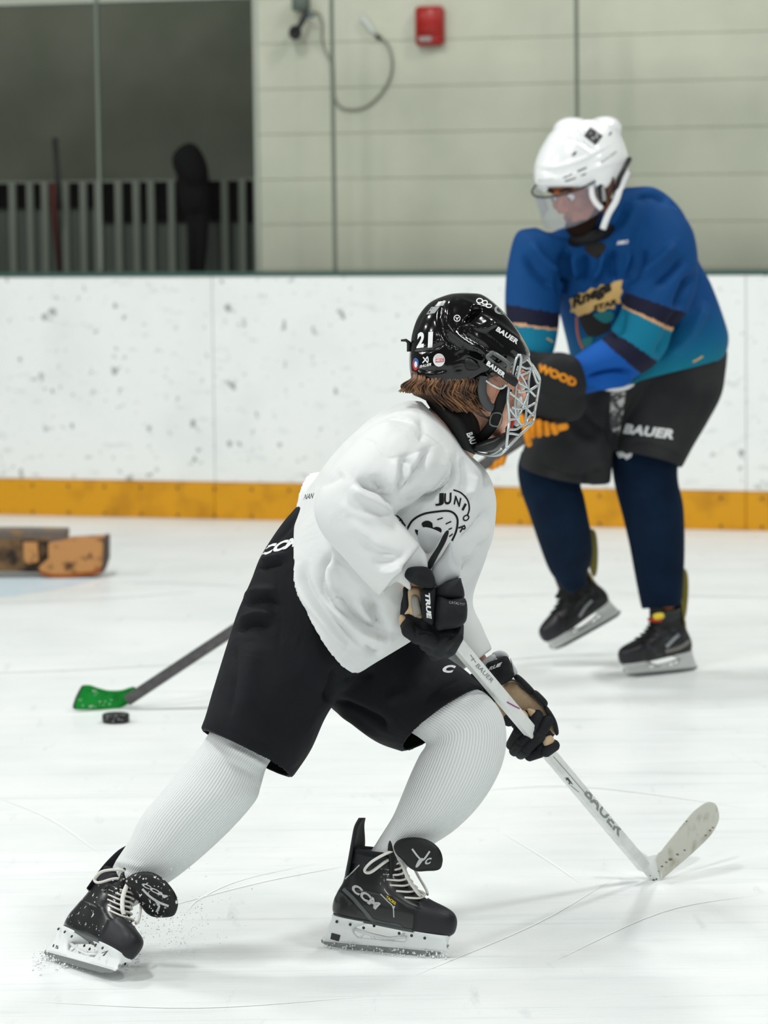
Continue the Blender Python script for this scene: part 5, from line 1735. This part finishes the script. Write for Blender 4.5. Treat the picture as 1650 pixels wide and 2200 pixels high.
# shorts and socks
pR2 = [(1250, 790, 1480, 780, 10.45, .14), (1200, 830, 1400, 840, 10.42, .14), (1150, 880, 1350, 890, 10.39, .13), (1132, 940, 1320, 950, 10.37, .125, 0, 4), (1118, 982, 1314, 1015, 10.36, .12, 0, 10), (1116, 1000, 1312, 1038, 10.355, .118, -4, 16)]
pL2 = [(1300, 790, 1564, 752, 10.46, .15), (1330, 830, 1560, 795, 10.46, .15), (1330, 870, 1550, 850, 10.455, .145), (1322, 915, 1520, 908, 10.44, .135), (1314, 950, 1488, 962, 10.43, .128, 0, 0), (1312, 970, 1466, 1004, 10.425, .12, 4, -8)]
sV, sF = weld([loft(pR2, 48, 6), loft(pL2, 48, 6)], .006, 4)
sV = folds(sV, sF, amp(1.5, [([(1322, 850), (1318, 900), (1312, 960)], 9, -16), ([(1250, 1035), (1270, 1015), (1300, 1000)], 7, -9), ([(1200, 880), (1240, 940), (1290, 960)], 14, 8), ([(1230, 850), (1270, 900), (1310, 930)], 10, -9), ([(1340, 955), (1400, 950), (1480, 985)], 4, -4), ([(1140, 990), (1220, 1018), (1300, 1024)], 4, -4)]))
sh2 = mk('shorts', sV, sF, M_char, FP, label='dark charcoal hockey shorts')
st2 = bvh((sV, sF))
lettering('BAUER', (1338, 931), (108, 13), (5, -21), st2, M_pwhite, sh2, bold=0.05, shear=.1, spacing=1.05)
patch('fly_lace', [(1312, 845), (1344, 842), (1340, 880), (1330, 935), (1316, 930), (1310, 905)], st2, mat('lace_mesh', (70, 70, 72), 0.8, var=(45, (196, 194, 192), .48, .55)), sh2, smooth=False, label='patterned grey lace strip')
mk('undershirt_hem', *pillow([(1288, 834), (1320, 828), (1362, 824), (1350, 836), (1320, 842)], 10.265, .012), M_pwhite, FP, label='white undershirt edge')


def sock2(rings):
    V, F = loft(rings, 44, 6)
    return mk('sock', V, F, M_navy, FP)


sock2([(1120, 970, 1260, 1010, 10.37, .085), (1112, 1005, 1248, 1040, 10.365, .085), (1118, 1050, 1255, 1068, 10.37, .088), (1138, 1108, 1263, 1108, 10.40, .085), (1158, 1168, 1271, 1152, 10.46, .078), (1180, 1225, 1272, 1198, 10.53, .066), (1205, 1258, 1262, 1232, 10.58, .056), (1222, 1276, 1262, 1256, 10.60, .045)])
kn = sock2([(1315, 940, 1460, 965, 10.43, .085), (1312, 978, 1456, 1008, 10.42, .085), (1320, 1040, 1458, 1040, 10.42, .09), (1338, 1110, 1468, 1085, 10.43, .09), (1352, 1170, 1471, 1150, 10.45, .085), (1364, 1235, 1470, 1220, 10.47, .076), (1376, 1296, 1465, 1290, 10.48, .066), (1380, 1308, 1462, 1302, 10.48, .06)])
patch('knee_mark', [(1324, 972), (1336, 970), (1346, 976), (1360, 971), (1356, 982), (1346, 988), (1340, 982), (1330, 984)], bvh(loft([(1315, 940, 1460, 965, 10.43, .085), (1312, 978, 1456, 1008, 10.42, .085), (1320, 1040, 1458, 1040, 10.42, .09)], 44, 6)), M_pwhite, kn, smooth=False)
MF = dict(boot=mat('boot2_black', (22, 22, 24), 0.45, 0.4, var=(40, (60, 60, 64), .5, .75)), toe=mat('boot2_toe', (30, 30, 34), 0.4, 0.4), sole=mat('boot2_sole', (60, 62, 64), 0.5), guard=mat('boot2_guard', (122, 112, 34), 0.6),
          pad=mat('boot2_pad', (50, 58, 54), 0.8), tongue=mat('boot2_tongue', (24, 24, 24), 0.6), lace=mat('boot2_lace', (24, 25, 26), 0.8), holder=mat('holder2', (206, 208, 206), 0.4, 0.4), steel=mat('steel2', (110, 114, 114), 0.35, 0.5, metal=.6), rivet=MT['rivet'])
M_b2s = mat('boot2_stripe', (150, 156, 158), 0.4)
for MM, nm in ((MFR, 'r'), (MFL, 'l')):
    b_, tt_, tg_, th_ = skate(FP, MM, MF, full=False)
    if nm == 'r':
        mk('guard_tip', *pillow([(1460, 1230), (1471, 1222), (1478, 1236), (1479, 1275), (1474, 1322), (1466, 1326), (1460, 1280)], 10.535, .012), MF['guard'], b_)
        stroke_patch('quarter_stripe', [(1432, 1390), (1446, 1375), (1460, 1362)], 7, tt_, M_b2s, b_)
        stroke_patch('quarter_stripe', [(1430, 1400), (1460, 1392), (1485, 1375)], 8, tt_, mat('boot2_tan', (120, 118, 112), .5), b_)
        mk('tongue_tab', *pillow([(1402, 1322), (1412, 1317), (1425, 1318), (1426, 1328), (1408, 1332)], 10.395, .012), mat('tab_yellow', (224, 196, 60), .6), b_, label='yellow tongue tab')
        mk('tongue_edge', *tube(spx([(1392, 1330, 10.40), (1405, 1333, 10.395), (1422, 1332, 10.395)]), .006, 6), mat('tab_red', (160, 40, 24), .6), b_, label='red tongue edge')
    else:
        mk('guard_tip', *pillow([(1262, 1142), (1275, 1138), (1282, 1152), (1285, 1190), (1282, 1232), (1272, 1236), (1262, 1195)], 10.60, .012, 0, .0012), MF['guard'], b_)
        stroke_patch('quarter_stripe', [(1245, 1325), (1258, 1305), (1272, 1290)], 6, tt_, M_b2s, b_)
        mk('lace_bow', *tube(spx([(1212, 1270, 10.56), (1202, 1276, 10.555), (1196, 1282, 10.56), (1208, 1280, 10.555), (1200, 1270, 10.56)]), .006, 6), MF['lace'], b_)

# helmet, visor, straps
h2 = [(1262, 260, 1270, 260, 10.24, .015), (1228, 262, 1308, 262, 10.24, .06, 0, -4), (1190, 278, 1330, 284, 10.24, .10, 0, -3, 0, 2.2), (1165, 312, 1346, 322, 10.235, .122, 0, -2, 0, 2.3), (1150, 348, 1351, 358, 10.23, .13, 0, 2, 0, 2.3),
      (1147, 380, 1346, 388, 10.225, .13, 2, 2, 0, 2.3), (1156, 406, 1330, 412, 10.22, .122, 6, -8, 0, 2.3)]
xV, xF = weld([loft(h2, 80, 8), selli(W(1238, 284, 10.23), [(.066, 0, 0), (0, .08, 0), (-.012, 0, .044)]), selli(W(1292, 282, 10.24), [(.058, 0, 0), (0, .075, 0), (.012, 0, .044)])], .004, 4)
zw = lambda x, y: (1080 + x * .20606, 230 + y * .20606)
Zw = lambda *p: [zw(*q) for q in p]
xV = folds(xV, xF, [(Zw((880, 120), (800, 250), (900, 400), (960, 480)), 5, -7), (Zw((520, 330), (680, 330), (800, 370), (950, 490)), 5, -5), (Zw((340, 650), (560, 660), (800, 590), (960, 500), (1180, 380)), 5, -6, 3), (Zw((330, 610), (600, 620), (900, 520), (1150, 390)), 5, 5),
                    (Zw((700, 330), (860, 430), (950, 490)), 4, 5), (Zw((360, 760), (600, 740), (900, 660), (1200, 560)), 6, 4), (Zw((760, 180), (820, 230), (860, 260)), 7, 5), (Zw((890, 130), (900, 150), (905, 180)), 8, -12)], hard=True)
hl2 = mk('helmet', xV, xF, M_hw, FP, label='glossy white helmet')
xt = bvh((xV, xF))
M_vd = mat('vent_dark', (40, 42, 42), .8)
patch('sticker', Zw((845, 300), (915, 205), (1045, 300), (970, 400)), xt, mat('sticker_dark', (44, 46, 46), .6, var=(90, (150, 152, 152), .5, .6)), hl2, smooth=False)
for pl in (((715, 515), (745, 470), (775, 460), (755, 500)), ((1100, 305), (1120, 260), (1142, 258), (1125, 290)), ((625, 735), (720, 690), (725, 702), (640, 740)), ((775, 665), (875, 625), (878, 637), (785, 678)), ((640, 772), (760, 735), (765, 745), (660, 780)), ((815, 712), (868, 690), (870, 702), (822, 720))):
    patch('vent', Zw(*pl), xt, M_vd, hl2, smooth=False)
lettering('BAUER', zw(1025, 588), (34, -24), (2, -5), xt, mat('print_grey', (130, 134, 134), .5), hl2, bold=.03)
lettering('BAUER', zw(375, 775), (32, -3), (0, -4), xt, mat('print_pale', (196, 200, 200), .5), hl2, bold=0)
mk('back_strap', *tube(spx([(*zw(1320, 545), 10.20), (*zw(1270, 640), 10.13), (*zw(1210, 760), 10.11), (*zw(1180, 900), 10.12), (*zw(1190, 1000), 10.13)]), .008, 8), M_matte, hl2)
mk('jaw_strap', *tube(spx([(*zw(1300, 680), 10.15), (*zw(1230, 830), 10.115), (*zw(1180, 980), 10.11), (*zw(1100, 1120), 10.11), (*zw(1045, 1270), 10.13)]), .0095, 8, flat=.5, nrm=(0, 1, 0)), M_pwhite, hl2, label='white jaw strap')
mk('ear_loop', *tube(spx([(*zw(920, 830), 10.095), (*zw(935, 930), 10.09), (*zw(970, 1000), 10.09), (*zw(1030, 1060), 10.095)]), .008, 8), M_pwhite, hl2)
mk('ear_loop', *tube(spx([(*zw(1040, 830), 10.11), (*zw(1055, 920), 10.105), (*zw(1060, 980), 10.105)]), .006, 8), M_stgrey, hl2)
mk('ear_pad', *pillow(Zw((960, 790), (1010, 760), (1050, 820), (1040, 960), (1000, 960), (970, 880)), 10.115, .012), M_matte, hl2)
mk('ear_cover', *pillow(Zw((1060, 780), (1120, 690), (1160, 710), (1165, 820), (1120, 960), (1080, 980), (1070, 880)), 10.13, .012), mat('ear_brown', (84, 52, 42), .6), hl2)
mv = bpy.data.materials.new('visor')
mv.use_nodes = True
nt = mv.node_tree
b_ = nt.nodes['Principled BSDF']
b_.inputs['Base Color'].default_value = srgb((206, 208, 222))  # pale lilac mixed in as painted haze and white reflection on the clear visor
b_.inputs['Roughness'].default_value = 0.05
tr = nt.nodes.new('ShaderNodeBsdfTransparent')
tr.inputs['Color'].default_value = (0.92, 0.93, 0.95, 1)
mx = nt.nodes.new('ShaderNodeMixShader')
mx.inputs[0].default_value = 0.13
nt.links.new(tr.outputs[0], mx.inputs[1])
nt.links.new(b_.outputs[0], mx.inputs[2])
nt.links.new(mx.outputs[0], nt.nodes['Material Output'].inputs['Surface'])
R0 = []
for zz in np.linspace(.040, -.062, 8):
    row = []
    for a in np.linspace(-1.45, 1.45, 40):
        row.append(fat(.112 * math.sin(a), .035 + .115 * math.cos(a), zz + .018 * (1 - math.cos(a)) * (1 if zz < 0 else 0)))
    R0.append(row)
R0 = np.array(R0)
kk, nn, _ = R0.shape
mk('visor', R0.reshape(-1, 3), [[i * nn + j, i * nn + j + 1, (i + 1) * nn + j + 1, (i + 1) * nn + j] for i in range(kk - 1) for j in range(nn - 1)], mv, hl2, solid=.003, label='clear curved visor')
mk('visor_rim', *tube(R0[0], .0028, 6), M_matte, hl2)

# gloves: dark cuffs, orange fingers
ga = [pillow([(1166, 770), (1198, 756), (1240, 770), (1258, 812), (1256, 848), (1215, 872), (1160, 852), (1146, 800)], 10.07, .055), pillow([(1146, 835), (1200, 850), (1256, 850), (1250, 895), (1205, 908), (1160, 905), (1132, 890)], 10.075, .05)]
gAV, gAF = weld(ga, .005, 3)
gA = mk('glove', gAV, gAF, M_gk2, FP, label='black glove with orange lettering and fingers')
gAt = bvh((gAV, gAF))
lettering('WOOD', (1152, 797), (84, 36), (5, -19), gAt, M_or, gA, bold=0.07)
for c_ in ([(660, 1085, 10.04), (720, 1230, 10.02)], [(720, 1240, 10.02), (750, 1390, 10.03)], [(790, 1130, 10.03), (790, 1290, 10.02)], [(870, 1150, 10.03), (870, 1280, 10.02)], [(950, 1170, 10.04), (965, 1265, 10.03)], [(1035, 1190, 10.04), (1060, 1250, 10.035)], [(1110, 1205, 10.045), (1180, 1190, 10.045)]):
    P_ = [W(*zc_(x, y), Y) for x, y, Y in c_]
    mk('finger_roll', *capsule(P_[0], P_[1], .0115, .0105, 12, 4), M_or, gA)
gb = [pillow([(1122, 762), (1160, 756), (1188, 768), (1176, 850), (1140, 910), (1110, 945), (1088, 930), (1100, 860)], 10.13, .05), pillow([(1100, 900), (1130, 920), (1085, 985), (1060, 1000), (1040, 985), (1060, 950)], 10.09, .035)]
gBV, gBF = weld(gb, .005, 3)
gB = mk('glove', gBV, gBF, M_gk2, FP, label='black glove with orange fingers hanging below the cage')
for c_ in ([(330, 1560, 10.045), (310, 1660, 10.04)], [(385, 1550, 10.04), (360, 1640, 10.03)], [(445, 1540, 10.04), (425, 1610, 10.03)]):
    P_ = [W(*zc_(x, y), Y) for x, y, Y in c_]
    mk('finger_roll', *capsule(P_[0], P_[1], .0125, .0115, 12, 4), M_or, gB)
mk('palm_patch', *pillow([zc_(*q) for q in ((200, 1600), (270, 1580), (300, 1630), (240, 1660))], 10.05, .01), M_gliner, gB, label='pale palm patch')

# black stick with green taped blade
zb = lambda x, y: (x * .32727, 1100 + y * .32727)
yb2 = G(230, 1524)[1]
SK = empty('hockey_stick', G(230, 1524), 'dark grey hockey stick with bright green taped blade above the puck', 'hockey stick')
p0, p1 = W(272, 1506, yb2 - .005), W(1180, 905, 10.06)
d_ = (p1 - p0) / np.linalg.norm(p1 - p0)
vw = (p0 + p1) / 2 - cam_pos
vw /= np.linalg.norm(vw)
n1 = -vw - d_ * (-vw @ d_)
n1 /= np.linalg.norm(n1)
s1 = np.cross(d_, n1)
mk('shaft', *shaft(p0, p1, s1 * math.cos(.3) + n1 * math.sin(.3), n1 * math.cos(.3) - s1 * math.sin(.3), .0145, .010, 24), mat('shaft_dark', (58, 58, 58), .5, .4, var=(40, (76, 76, 75), .4, .7)), SK, smooth=False)
M_green = mat('tape_green', (22, 140, 52), 0.75, 0.2, bump=(220, .4, .002), var=(30, (16, 116, 42), .45, .7))
gpoly = [zb(*q) for q in ((480, 1280), (492, 1236), (520, 1180), (545, 1140), (590, 1136), (650, 1156), (720, 1171), (800, 1168), (886, 1148), (880, 1230), (840, 1264), (770, 1290), (680, 1297), (580, 1298), (496, 1297))]
gbl = pillow(gpoly, yb2, .009, gx=.0006, e=4)
mk('blade_tape', *gbl, M_green, SK, label='bright green tape')
gbt = bvh(gbl)
mk('tape_edge', *tube(spx([(*zb(494, 1290), yb2 - .04), (*zb(482, 1280), yb2 - .042), (*zb(498, 1225), yb2 - .04), (*zb(530, 1160), yb2 - .038), (*zb(548, 1138), yb2 - .036)], 4), .0025, 6), M_stickd, SK)
for i in range(26):
    x, y = random.choice([(620, 1190), (545, 1230), (670, 1250), (600, 1270)])
    x, y = zb(x + random.gauss(0, 28), y + random.gauss(0, 16))
    r = random.uniform(.6, 1.3)
    patch('snow_fleck', [(x + r * math.cos(t), y + r * math.sin(t)) for t in np.linspace(0, 6.28, 5, endpoint=False)], gbt, M_snow, SK, smooth=False)
